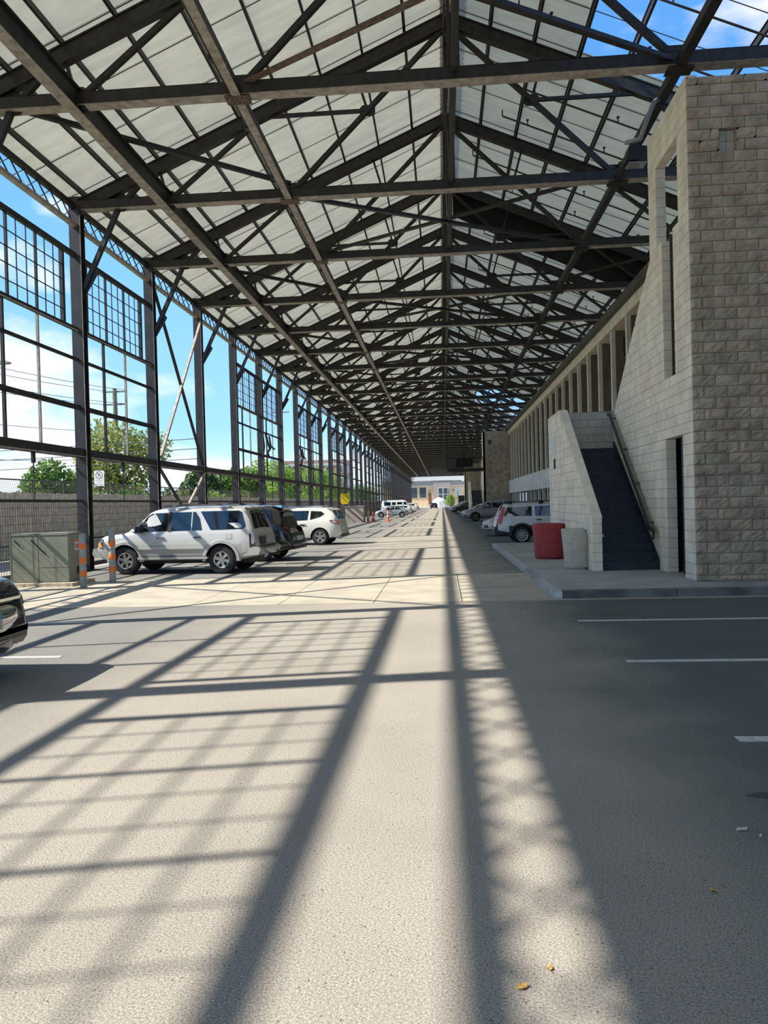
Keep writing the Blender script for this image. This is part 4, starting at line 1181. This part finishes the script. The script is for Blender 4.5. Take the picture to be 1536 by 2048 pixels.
# --- generic crossovers and cars
def crossover(name, label, loc, rz, paint, L=4.65, W=1.82, H=1.66, style='five', lower=None, two=None, rails=False, tail='lamp_red', plate='plate_white', rim='alloy', r=.35, sharp_rear=0.0):
    t = thing(name, label, 'car', loc, rz)
    h = H; a = L / 2
    c = Car(L, W, .27, [(-a, .58), (-a + .06, .84), (-a + .12 + .1 * sharp_rear, 1.02), (-a + .38, h - .22), (-a + .62, h - .09), (-a + 1.1, h - .02), (-.35, h), (.15, h - .02), (.55, h - .13), (1.22, h * .66), (1.38, h * .635), (a - .45, h * .56), (a - .14, h * .49), (a, .52)],
            [(-a, .80), (-a + .3, h * .66), (-a + .9, h * .625), (1.2, h * .60), (a - .3, h * .50), (a, .5)], (-L * .30, L * .29), r, tum=.2, taper=.2)
    c.body([paint, 'car_black_trim', lower or 'car_black_trim'], t, two or .33)
    four_wheels(c, t, style, .23, rim)
    zb_, zt_ = h * .64, h - .155
    c.patch('front_side_window', [(1.0, zb_), (.10, zb_), (.10, zt_), (.38, zt_), (.62, zt_ - .12)], 'car_glass', t, sub=3)
    c.patch('rear_side_window', [(.0, zb_), (-.86, zb_ + .03), (-.90, zt_ - .01), (.0, zt_)], 'car_glass', t, sub=3)
    c.patch('quarter_window', [(-.97, zb_ + .04), (-1.42, zb_ + .16), (-1.60, zb_ + .28), (-1.45, zt_ - .05), (-1.0, zt_ - .02)], 'car_glass', t, sub=3)
    c.screen('windshield', .56, 1.18, 'car_glass', t)
    c.screen('rear_window', -a + .16 + .1 * sharp_rear, -a + .40, 'car_glass', t, k=.86)
    for x in (1.02, .05, -.92): c.patch('door_seam', [(x, .40), (x - .012, .40), (x - .012, zb_ - .04), (x, zb_ - .04)], 'car_black_trim', t, off=.003)
    for x in (.30, -.68): c.patch('door_handle', [(x + .1, zb_ - .18), (x - .1, zb_ - .18), (x - .09, zb_ - .14), (x + .09, zb_ - .14)], 'chrome', t, off=.03, th=.03)
    c.patch('tail_lamp', [(-a + .45, .98), (-a + .10, .86), (-a + .13, 1.00), (-a + .25, 1.06), (-a + .5, 1.06)], tail, t, off=.018, th=.05, sub=2)
    c.patch('head_lamp', [(a - .62, .80), (a - .13, .66), (a - .2, .78), (a - .6, .88)], 'lamp_clear', t, off=.018, th=.05, sub=2)
    c.patch('fog_lamp_recess', [(a - .30, .42), (a - .10, .42), (a - .08, .56), (a - .22, .58)], 'car_black_trim', t, off=.012, th=.04, sub=2)
    for sg in (1, -1): MB().prism([(.92, zb_ + .01), (.74, zb_ + .01), (.74, zb_ + .14), (.9, zb_ + .16)], sg * (W / 2 - .04), sg * (W / 2 + .17), 'y').obj('mirror', paint, t)
    MB().box(-a - .02, -a + .35, -.72, .72, .36, .47).obj('rear_bumper_trim', 'car_black_trim', t)
    MB().box(-a - .004, -a + .05, -.26, .26, .62, .76).obj('rear_plate', plate, t)
    MB().box(a - .1, a + .012, -.55, .55, .42, .60).obj('grille', 'car_black_trim', t)
    MB().prism([(-a + .36, h - .16), (-a + .72, h - .06), (-a + .7, h - .03), (-a + .34, h - .12)], -.6, .6, 'y').obj('spoiler', paint, t)
    if rails:
        for sg in (1, -1): MB().bar((-a + .9, sg * (W / 2 - .30), h + .02), (.25, sg * (W / 2 - .30), h + .03), .035, .045).obj('roof_rail', 'chrome', t)
    return t, c
PI = math.pi
t, c = crossover('white_crossover', 'pearl white rounded crossover parked beyond the black one', (-6.55, 33.7, 0), math.radians(175), 'pearl_paint', L=4.66, W=1.80, H=1.64, style='five', rails=True)
MB().bar((-1.35, 0, 1.63), (-1.62, 0, 1.84), .012, .012).obj('aerial', 'car_black_trim', t)
t, c = crossover('black_suv', 'glossy black crossover squeezed between silver wagon and white crossover', (-6.98, 24.6, 0), math.radians(175), 'black_paint', L=4.9, W=1.93, H=1.76, style='ten', tail='lamp_dark', sharp_rear=2.0)
MB().box(-2.47, -2.44, -.45, .1, 1.05, 1.1).obj('badge_bar', 'chrome', t)

# --- dark car cut by the picture edge (rear towards the lane)
def sedan():
    t = thing('dark_sedan', 'black glossy car at the picture edge, its bumper and blue plate showing', 'car', (-6.83, 7.28, 0), PI)
    c = Car(4.7, 1.78, .24, [(-2.35, .55), (-2.30, .82), (-2.22, .98), (-2.0, 1.03), (-1.55, 1.06), (-.85, 1.38), (-.4, 1.44), (.2, 1.44), (.55, 1.37), (1.2, 1.02), (1.4, .98), (2.1, .86), (2.3, .7), (2.35, .52)],
            [(-2.35, .78), (-2.1, .95), (1.2, .95), (1.9, .84), (2.35, .5)], (-1.35, 1.38), .32, tum=.17, taper=.17)
    c.body(['navy_paint', 'car_black_trim', 'car_black_trim'], t, .3)
    four_wheels(c, t, 'five', .21)
    c.patch('front_side_window', [(.98, 1.0), (.05, 1.0), (.05, 1.34), (.42, 1.34)], 'car_glass', t, sub=3)
    c.patch('rear_side_window', [(-.05, 1.0), (-1.0, 1.01), (-.7, 1.32), (-.05, 1.34)], 'car_glass', t, sub=3)
    c.screen('windshield', .6, 1.15, 'car_glass', t); c.screen('rear_window', -1.5, -.9, 'car_glass', t)
    c.patch('tail_lamp', [(-2.0, .72), (-2.29, .72), (-2.24, .94), (-2.0, .96)], 'lamp_dark', t, off=.012, th=.05, sub=3)
    for sg in (1, -1): MB().prism([(.92, .98), (.74, .98), (.74, 1.1), (.9, 1.12)], sg * .84, sg * 1.03, 'y').obj('mirror', 'navy_paint', t)
    m = MB(); vs = []; n = 12                       # wrap-round bumper
    prof = [(-.02, .46), (.03, .50), (.06, .60), (.05, .70), (.0, .75), (-.06, .76)]
    for i in range(n + 1):
        u = -1 + 2 * i / n; y = .86 * u; xb = -2.33 + .20 * abs(u) ** 3.2
        for dx, z in prof: vs.append((xb - dx, y, z))
    k_ = len(prof)
    m.add(vs, [(i * k_ + j, i * k_ + j + 1, (i + 1) * k_ + j + 1, (i + 1) * k_ + j) for i in range(n) for j in range(k_ - 1)])
    m.obj('bumper_bar', 'chrome', t, smooth=50)
    m = MB(); vs = []
    prof = [(-.1, .24), (.0, .27), (.05, .33), (.05, .41), (-.02, .46)]
    for i in range(n + 1):
        u = -1 + 2 * i / n; y = .85 * u; xb = -2.32 + .18 * abs(u) ** 3.2
        for dx, z in prof: vs.append((xb - dx, y, z))
    k_ = len(prof)
    m.add(vs, [(i * k_ + j, i * k_ + j + 1, (i + 1) * k_ + j + 1, (i + 1) * k_ + j) for i in range(n) for j in range(k_ - 1)])
    m.obj('lower_valance', 'black_paint', t, smooth=50)
    MB().box(-2.34, -2.30, -.62, .62, .80, .83).obj('trim_strip', 'chrome', t)
    return t
t = sedan()
pl = MB().box(-2.405, -2.375, -.17, .17, .54, .70).obj('rear_license_plate', 'plate_white', t)
MB().box(-2.408, -2.405, -.17, .17, .645, .70).obj('plate_band', 'plate_blue', pl)
text_mesh('plate_number', '31608', .10, 'plate_ink', pl, (-2.406, 0, .56), (PI / 2, 0, -PI / 2))

# --- pale wagon beside the planters (tail towards the lane)
def wagon():
    t = thing('white_wagon', 'white estate wagon with dark bumper and tall red tail lamp by the planter', 'car', (4.42, 31.15, 0), 0)
    c = Car(4.75, 1.86, .30, [(-2.375, .62), (-2.33, .96), (-2.28, 1.06), (-2.08, 1.50), (-1.98, 1.545), (-1.3, 1.585), (0, 1.59), (.4, 1.55), (1.15, 1.05), (1.3, 1.02), (2.1, .92), (2.33, .74), (2.375, .6)],
            [(-2.375, .9), (-2.2, 1.06), (1.1, 1.03), (1.6, .95), (2.375, .58)], (-1.38, 1.40), .35, tum=.17, taper=.12)
    c.body(['white_car', 'car_black_trim', 'plastic_navy'], t, .60)
    four_wheels(c, t, 'ten', .23)
    flares(c, t, 'plastic_navy', .06)
    c.patch('quarter_window', [(-.98, 1.08), (-2.02, 1.09), (-2.06, 1.14), (-1.90, 1.44), (-.98, 1.46)], 'car_glass', t, sub=3)
    c.patch('rear_side_window', [(.02, 1.07), (-.86, 1.08), (-.86, 1.46), (.02, 1.47)], 'car_glass', t, sub=3)
    c.patch('front_side_window', [(.98, 1.07), (.1, 1.07), (.1, 1.47), (.4, 1.47)], 'car_glass', t, sub=3)
    c.screen('windshield', .45, 1.1, 'car_glass', t)
    c.screen('rear_window', -2.27, -2.09, 'car_glass', t, k=.88)
    c.patch('tail_lamp', [(-2.18, .80), (-2.32, .82), (-2.25, 1.10), (-2.09, 1.46), (-2.00, 1.46), (-2.08, 1.16)], 'lamp_red', t, off=.045, th=.09, sub=6)
    c.patch('head_lamp', [(1.9, .74), (2.3, .66), (2.2, .82), (1.9, .88)], 'lamp_clear', t, off=.02, th=.05)
    for x in (.06, -.92): c.patch('door_seam', [(x, .5), (x - .012, .5), (x - .012, 1.05), (x, 1.05)], 'car_grey_trim', t, off=.003)
    c.patch('door_handle', [(-.62, .92), (-.82, .92), (-.82, .955), (-.62, .955)], 'car_black_trim', t, off=.03, th=.03)
    for sg in (1, -1):
        MB().bar((-1.9, sg * .66, 1.63), (.3, sg * .66, 1.64), .04, .05).obj('roof_rail', 'car_grey_trim', t)
        for x in (-1.8, -.6, .2): MB().box(x - .09, x + .09, sg * .66 - .04, sg * .66 + .04, 1.56, 1.68).obj('rail_foot', 'car_black_trim', t)
    MB().prism([(-2.40, .42), (-2.0, .36), (-2.0, .62), (-2.38, .68), (-2.44, .56)], -.84, .84, 'y').obj('rear_bumper', 'plastic_navy', t)
    return t
wagon()
crossover('white_hatchback', 'white low car nosing out between the wagon and the grey crossover', (4.1, 38.1, 0), PI, 'white_car', L=4.45, W=1.76, H=1.48, style='ten', r=.32)
crossover('grey_crossover', 'silver grey crossover nosing out before the second block tower', (4.2, 66.7, 0), PI, 'grey_paint', L=4.95, W=1.93, H=1.73, style='ten', r=.38, rim='alloy_dark', rails=True)
crossover('white_sedan', 'white rounded sedan past the grey crossover', (4.05, 79.0, 0), PI, 'white_car', L=4.5, W=1.78, H=1.46, r=.32)
crossover('black_crossover', 'black crossover parked beyond the white sedan', (3.55, 106.5, 0), PI, 'black_paint', L=4.8, W=1.9, H=1.72)
crossover('white_crossover_far', 'last white car in the tower side row', (3.5, 124, 0), PI, 'white_car', L=5.0, W=1.9, H=1.8)
crossover('dark_far_car', 'small dark car standing in the lane at the far pale building', (-2.2, 205, 0), PI / 2, 'black_paint', L=4.5, W=1.85, H=1.6)
# beetle shaped car
def beetle():
    t = thing('beetle_car', 'pale blue round roofed small car behind the orange post', 'car', (-6.1, 93.5, 0), PI)
    c = Car(4.1, 1.72, .28, [(-2.05, .55), (-1.95, .75), (-1.7, .95), (-1.25, 1.2), (-.75, 1.42), (-.2, 1.5), (.25, 1.44), (.75, 1.15), (1.0, .98), (1.5, .9), (1.9, .72), (2.05, .52)],
            [(-2.05, .72), (-1.5, .88), (1.0, .88), (1.8, .68), (2.05, .5)], (-1.25, 1.26), .33, tum=.2, taper=.25)
    c.body(['pale_blue_paint', 'car_black_trim', 'car_black_trim'], t, .33)
    four_wheels(c, t, 'five', .22, 'alloy')
    c.patch('side_window', [(.78, .94), (-.35, .94), (-.35, 1.34), (.2, 1.36)], 'car_glass', t, sub=3)
    c.patch('rear_side_window', [(-.45, .94), (-1.1, .98), (-.8, 1.26), (-.45, 1.33)], 'car_glass', t, sub=3)
    c.screen('windshield', .32, .9, 'car_glass', t)
    c.screen('rear_window', -1.3, -.75, 'car_glass', t)
    flares(c, t, 'pale_blue_paint', .09)
    c.patch('tail_lamp', [(-1.75, .62), (-1.92, .64), (-1.9, .78), (-1.75, .78)], 'lamp_red', t, off=.02)
beetle()
crossover('white_compact', 'white compact car in the window wall row behind the round small car', (-6.3, 108, 0), PI, 'white_car', L=4.3, W=1.75, H=1.5)
def van():
    t = thing('white_van', 'tall white van in the far window wall row', 'car', (-6.7, 121, 0), 0)
    c = Car(5.6, 2.0, .34, [(-2.8, .7), (-2.74, 1.2), (-2.68, 2.05), (-2.5, 2.18), (0.6, 2.2), (1.05, 2.1), (1.75, 1.28), (2.3, 1.08), (2.7, .92), (2.8, .7)],
            [(-2.8, 1.1), (-2.6, 1.22), (1.6, 1.2), (2.3, 1.0), (2.8, .68)], (-1.7, 1.8), .37, tum=.1, taper=.08)
    c.body(['white_car', 'car_black_trim', 'car_black_trim'], t, .4)
    four_wheels(c, t, 'five', .23)
    for i, (a, b) in enumerate(((-2.3, -1.3), (-1.1, -.5), (-.3, .5))): c.patch('side_window', [(b, 1.36), (a, 1.36), (a, 1.9), (b, 1.9)], 'car_glass', t)
    c.patch('cab_window', [(1.45, 1.3), (.7, 1.3), (.7, 1.92), (.98, 1.92)], 'car_glass', t)
    c.screen('windshield', 1.1, 1.7, 'car_glass', t)
van()
crossover('white_far_car', 'farthest white car by the end of the window wall', (-6.5, 140, 0), PI, 'pearl_paint', L=4.7, W=1.85, H=1.7)

# ------------------------------------------------------------------ outside the window wall
fb = thing('board_fence', 'weathered grey board fence standing outside the window wall', 'fence', (-15.5, 0, 0))
rb = random.Random(3)
BM_ = [MB().box(-.012 - k * .004, .012, .004, .296, 0, 2.44 + .012 * k).mesh('board', 'board') for k in range(4)]
nb = 0; restb = MB()
y = 8.0
while y < 230:
    if nb < 230: link('board', BM_[rb.randrange(4)], fb, (0, y, 0))
    else: restb.box(-.012, .012, y, y + .295, 0, 2.44)
    nb += 1; y += .3
tag(restb.obj('far_boards', 'board', fb), kind='stuff')
for z in (.4, 1.9): MB().box(-.07, -.02, 8, 230, z, z + .09).obj('fence_stringer', 'board', fb)
cf = thing('chainlink_fence', 'black chain-link fence with thin posts above the board fence', 'fence', (-16.3, 0, 0))
MB().cyl((0, 8, 2.99), (0, 160, 2.99), .03, n=6).obj('top_rail', 'wire', cf)
for k in range(40): MB().cyl((0, 9 + k * 2.6, 0), (0, 9 + k * 2.6, 3.03), .035, n=6).obj('post', 'wire', cf)
m = MB()
for k in range(520):
    y = 14 + k * .13
    for s_ in (1, -1): m.bar((0, y, 2.37 if s_ > 0 else 2.99), (0, y + .31, 2.99 if s_ > 0 else 2.37), .006, .006)
tag(m.obj('wire_links', 'wire', cf), kind='stuff')
ps = thing('no_parking_sign', 'white no parking sign on a dark post above the board fence', 'sign', (-16.0, 35.3, -0.24), math.radians(-8))
ps.scale = (1.14, 1.14, 1.14)
MB().box(-.03, .03, -.02, .02, 0, 3.3).obj('post', 'wire', ps)
f = MB().box(-.225, .225, -.045, -.025, 2.73, 3.36).obj('panel', 'sign_white', ps)
m = MB(); n = 28
vs = []
for i in range(n):
    a = 2 * PI * i / n
    for r_ in (.135, .165): vs.append((r_ * math.cos(a), -.047, 3.17 + r_ * math.sin(a)))
m.add(vs, [(2 * i, 2 * i + 1, (2 * i + 3) % (2 * n), (2 * i + 2) % (2 * n)) for i in range(n)])
m.bar((-.1, -.047, 3.27), (.1, -.047, 3.07), .004, .025, (0, 0, 1)); m.obj('ring_and_slash', 'sign_ink', f)
text_mesh('letter', 'P', .24, 'sign_ink', f, (0, -.046, 3.085), (PI / 2, 0, 0))
m = MB()
for z, xs_ in ((2.94, ((-.15, -.05), (-.02, .15))), (2.87, ((-.09, .1),))):
    for a, b in xs_: m.box(a, b, -.047, -.045, z, z + .035)
m.obj('faded_lines', 'sign_grey', f)
m = MB().box(-.12, .12, -.047, -.045, 2.785, 2.797).prism([(-.17, 2.79), (-.12, 2.765), (-.12, 2.815)], -.047, -.045, 'y').prism([(.17, 2.79), (.12, 2.815), (.12, 2.765)], -.047, -.045, 'y')
m.obj('arrow', 'sign_ink', f)

# utility poles with wires
def upole(x, y, h, label, lean=0.0, arms=3, r=.16):
    t = thing('utility_pole', label, 'pole', (x, y, 0))
    MB().cyl((0, 0, 0), (lean, 0, h), r * 1.25, r, n=12).obj('pole', 'wood_pole', t)
    for k in range(arms):
        z = h - .25 - k * .95
        a = MB().bar((-.9 + lean, 0, z), (.9 + lean, 0, z), .09, .1).obj('cross_arm', 'wood_pole', t)
        for xx in (-.8, .8): MB().cyl((xx + lean, 0, z + .05), (xx + lean, 0, z + .2), .04, n=6).obj('insulator', 'steel_pale', a)
    return t
upole(-24.0, 56.2, 10.8, 'tall mossy utility pole rising through the yellowing tree', -.15)
upole(-17.0, 82.0, 12.0, 'thin distant utility pole seen between far wall columns', 0, 1, .12)
for k, (x, z, z2) in enumerate(((-24.8, 10.6, 11.5), (-23.2, 10.6, 11.5), (-24.8, 9.6, 10.2), (-23.2, 9.6, 10.2), (-24.6, 7.6, 8.4), (-23.4, 5.6, 5.9))):
    m = MB(); pts = []
    for i in range(13):
        tt = i / 12; pts.append((x - 5 * (1 - tt), 5 + 51 * tt, z2 + (z - z2) * tt - 1.2 * 4 * tt * (1 - tt)))
    m.tube(pts, .018, 5); tag(m.obj('power_line', 'wire'), 'thin sagging power line against the sky, %s of the set from the top' % ORD[k], 'wire', 'power lines')
for k in range(3):
    m = MB(); pts = [(-60 + 48 * i / 10, 42 - 4 * i / 10, 4.9 - .5 * k + .3 * (i / 10) - .9 * (i / 10) * (1 - i / 10)) for i in range(11)]
    m.tube(pts, .02, 5); tag(m.obj('power_line', 'wire'), 'low power line crossing over the dark bushes, %s of three' % ORD[k], 'wire', 'low power lines')
sl_ = thing('street_lamp', 'street lamp head reaching in from the picture edge', 'lamp', (-26.2, 42.2, 0))
MB().cyl((0, 0, 0), (0, 0, 10.2), .1, .07, n=8).obj('pole', 'steel_pale', sl_)
MB().cyl((0, 0, 10.2), (.9, .5, 10.3), .05, n=8).obj('arm', 'steel_pale', sl_)
MB().prism([(.75, 10.27), (1.6, 10.25), (1.75, 10.34), (1.5, 10.46), (.8, 10.4)], .35, .75, 'y').obj('head', 'steel_pale', sl_)

# trees and bushes
def foliage(blobs, n, size, seed):
    r = random.Random(seed); m = MB()
    tot = sum(b[3] * b[4] * b[5] for b in blobs)
    for (cx, cy_, cz, rx, ry, rz) in blobs:
        for _ in range(max(8, int(n * rx * ry * rz / tot))):
            while True:
                p = Vector((r.uniform(-1, 1), r.uniform(-1, 1), r.uniform(-1, 1)))
                if .35 < p.length < 1 and r.random() < p.length: break
            c = Vector((cx + p.x * rx, cy_ + p.y * ry, cz + p.z * rz))
            a = Vector((r.uniform(-1, 1), r.uniform(-1, 1), r.uniform(-1, 1))).normalized(); b = a.orthogonal().normalized()
            s_ = size * r.uniform(.6, 1.3)
            m.add([c - a * s_, c + b * s_ * .5, c + a * s_, c - b * s_ * .5], [(0, 1, 2, 3)])
    return m
def tree(name, label, x, y, h, w, leaf, seed, n=2600, size=.24, trunk=True, base=.25, group=None):
    t = thing(name, label, 'tree' if trunk else 'bush', (x, y, 0), group=group)
    r = random.Random(seed); bl = []
    for k in range(9 if trunk else 7):
        a = r.uniform(0, 2 * PI); q = r.uniform(0, .62)
        zz = h * (base + (1 - base) * r.uniform(.25, .86)); s_ = w * r.uniform(.30, .46)
        bl.append((math.cos(a) * w * q, math.sin(a) * w * q, zz, s_, s_, s_ * .8))
    bl.append((0, 0, h * (base + (1 - base) * .5), w * .62, w * .62, h * (1 - base) * .48))
    foliage(bl, n, size, seed).obj('foliage', leaf, t)
    if trunk:
        m = MB(); m.cyl((0, 0, 0), (.1, 0, h * .5), w * .07, w * .045, n=8)
        for k in range(5):
            a = 2 * PI * k / 5 + seed; m.cyl((.05, 0, h * (.3 + .05 * k)), (math.cos(a) * w * .5, math.sin(a) * w * .5, h * (.55 + .07 * k)), w * .03, w * .01, n=6)
        m.obj('trunk', 'bark', t)
    return t
tree('autumn_tree', 'loose yellowing tree around the mossy utility pole', -21.6, 50.5, 7.9, 3.9, 'leaves_yellow', 11, 4200, .17)
tree('green_tree', 'dark green bushy tree left of the yellowing one above the fence', -22.5, 43.2, 4.9, 2.6, 'leaves_green', 12, 3400, .16, base=.1)
tree('green_tree', 'small dark tree cut by the picture edge above the fence', -26, 37.5, 4.8, 2.0, 'leaves_dark', 13, 1800, .17, base=.1)
k = 0
for (x, y, h, w, lf, lab) in ((-19, 60, 5.2, 3.0, 'leaves_dark', 'dark low tree showing in the crossed brace bay'), (-18.5, 68, 5.8, 3.2, 'leaves_green', 'green tree between the third and fourth wall columns'), (-19.5, 77, 6.6, 3.4, 'leaves_green', 'broad green tree just past the fourth wall column'),
                              (-19, 87, 8.2, 3.8, 'leaves_lime', 'tall lime green tree behind the fourth sash window'), (-20, 98, 8.4, 4.2, 'leaves_green', 'full green tree behind the fifth sash window'), (-19, 110, 8.6, 4.2, 'leaves_lime', 'bright green tree behind the distant thin pole'),
                              (-18, 122, 8.0, 4.2, 'leaves_lime', 'lime tree behind the seventh and eighth wall columns'), (-19, 136, 7.6, 4.6, 'leaves_green', 'green tree behind the yellow panel'), (-17.5, 165, 7.2, 4.4, 'leaves_green', 'far green tree glimpsed beyond the yellow panel'),
                              (-18, 195, 7.0, 4.6, 'leaves_lime', 'farthest green tree glimpsed through the dense columns')):
    k += 1; tree('green_tree', lab, x * 1.18, y * 1.18, h, w * 1.1, lf, 20 + k, 3600, .20, base=.08, group='trees beyond the fence')
for j in range(14):
    y = 36 + j * 6.2
    tree('bush', 'low pale bush above the board fence, %s along the row' % (ORD[j] if j < 12 else 'last but one' if j == 12 else 'last'), -18.2 - (j % 3) * .5, y * 1.1, 2.7 + .25 * ((j * 7) % 4), 1.9, ('leaves_lime', 'leaves_green', 'leaves_yellow')[j % 3], 60 + j, 1500, .13, trunk=False, base=.0, group='bushes above the board fence')
# distant buildings behind the trees
t = thing('brick_block', 'distant red brick and white apartment block behind the far columns', 'building', (-44, 260, 0))
MB().box(-12, 12, 0, 18, 0, 17).obj('wall', 'brick_far', t)
for zz in (3.5, 8, 12.5):
    MB().box(-12.1, 12.1, -.2, .0, zz + 2.6, zz + 3.3).obj('floor_band', 'far_white', t)
    for xx in range(-10, 11, 4):
        w = MB().box(xx - 1, xx + 1, -.15, 0, zz, zz + 2.4).obj('window', 'far_white', t); MB().box(xx - .8, xx + .8, -.18, -.15, zz + .2, zz + 2.2).obj('pane', 'far_glass', w)
    for yy in range(2, 18, 5):
        w = MB().box(12, 12.15, yy, yy + 2, zz, zz + 2.4).obj('window', 'far_white', t); MB().box(12.15, 12.18, yy + .2, yy + 1.8, zz + .2, zz + 2.2).obj('pane', 'far_glass', w)

# pale building closing the view
fc = thing('ochre_building', 'ochre stucco building with grey roof closing the view at the far end', 'building', (0, 285, 0))
MB().box(-22, 26, 0, 14, 0, 8.2).obj('wall', 'stucco', fc)
MB().box(-22, 26, -.5, 14, 8.2, 9.6).obj('roof_band', 'roof_grey', fc)
MB().box(-22, 26, -1.2, 14.4, 9.6, 11.1).obj('fascia', 'fascia', fc)
MB().box(-22, -3.2, -.35, 0, 7.5, 8.1).obj('cornice', 'stucco_pale', fc)
MB().box(3.2, 26, -.35, 0, 7.5, 8.1).obj('cornice', 'stucco_pale', fc)
for xx in (-10.3, -7.0, -13.7, -17):
    w = MB().box(xx - 1.35, xx + 1.35, -.15, .1, 3.4, 7.3).obj('window', 'stucco_pale', fc); MB().box(xx - 1.2, xx + 1.2, -.2, -.15, 3.55, 7.15).obj('pane', 'far_glass', w)
for xx in (5.6, 9.5, 13):
    w = MB().box(xx - 1.0, xx + 1.0, -.15, .1, 3.4, 7.3).obj('window', 'stucco_pale', fc); MB().box(xx - .8, xx + .8, -.2, -.15, 3.6, 7.15).obj('pane', 'far_white', w)
MB().box(-3.3, 3.2, -1.0, 0, 0, 9.3).obj('entrance_bay', 'rose_stone', fc)
for xx in (-1.35, .45):
    w = MB().box(xx - .1, xx + 1.7, -1.15, -1.0, 2.5, 7.0).obj('window', 'far_white', fc)
    MB().box(xx + .1, xx + 1.5, -1.2, -1.15, 2.6, 4.4).obj('pane', 'far_glass', w); MB().box(xx + .1, xx + 1.5, -1.2, -1.15, 4.7, 6.8).obj('pane', 'far_glass', w)
MB().box(-5.0, -3.9, -.1, .05, .1, 5.2).obj('door', 'brown_door', fc)
for xx in (-4.5, 4.2): MB().box(xx - .15, xx + .15, -.3, 0, 5.6, 6.3).obj('wall_light', 'brown_door', fc)
dm = thing('glass_dome', 'small pale domed kiosk in front of the far building', 'kiosk', (-1.0, 272, 0))
MB().lathe([(2.6, 0), (2.6, 1.2), (2.3, 2.2), (1.5, 3.0), (0, 3.4)], 20).obj('dome', 'fascia', dm, smooth=True)
MB().box(-.1, 2.0, -2.9, -2.2, 0, 2.0).obj('kiosk_door', 'far_white', dm)
tree('lime_shrub', 'bright lime shrub by the far building entrance', 2.9, 262, 4.3, 2.3, 'leaves_lime', 91, 1500, .22, trunk=False, base=0)
for k in range(5): tag(MB().lathe([(0, 0), (.12, 0), (.12, 1.0), (.05, 1.1), (0, 1.1)], 10, (-9 + k * 1.5, 268, 0)).obj('barrier_post', 'fascia'), 'little white post before the far ochre wall, %s in the row' % ORD[k], 'post', 'white posts at the far end')
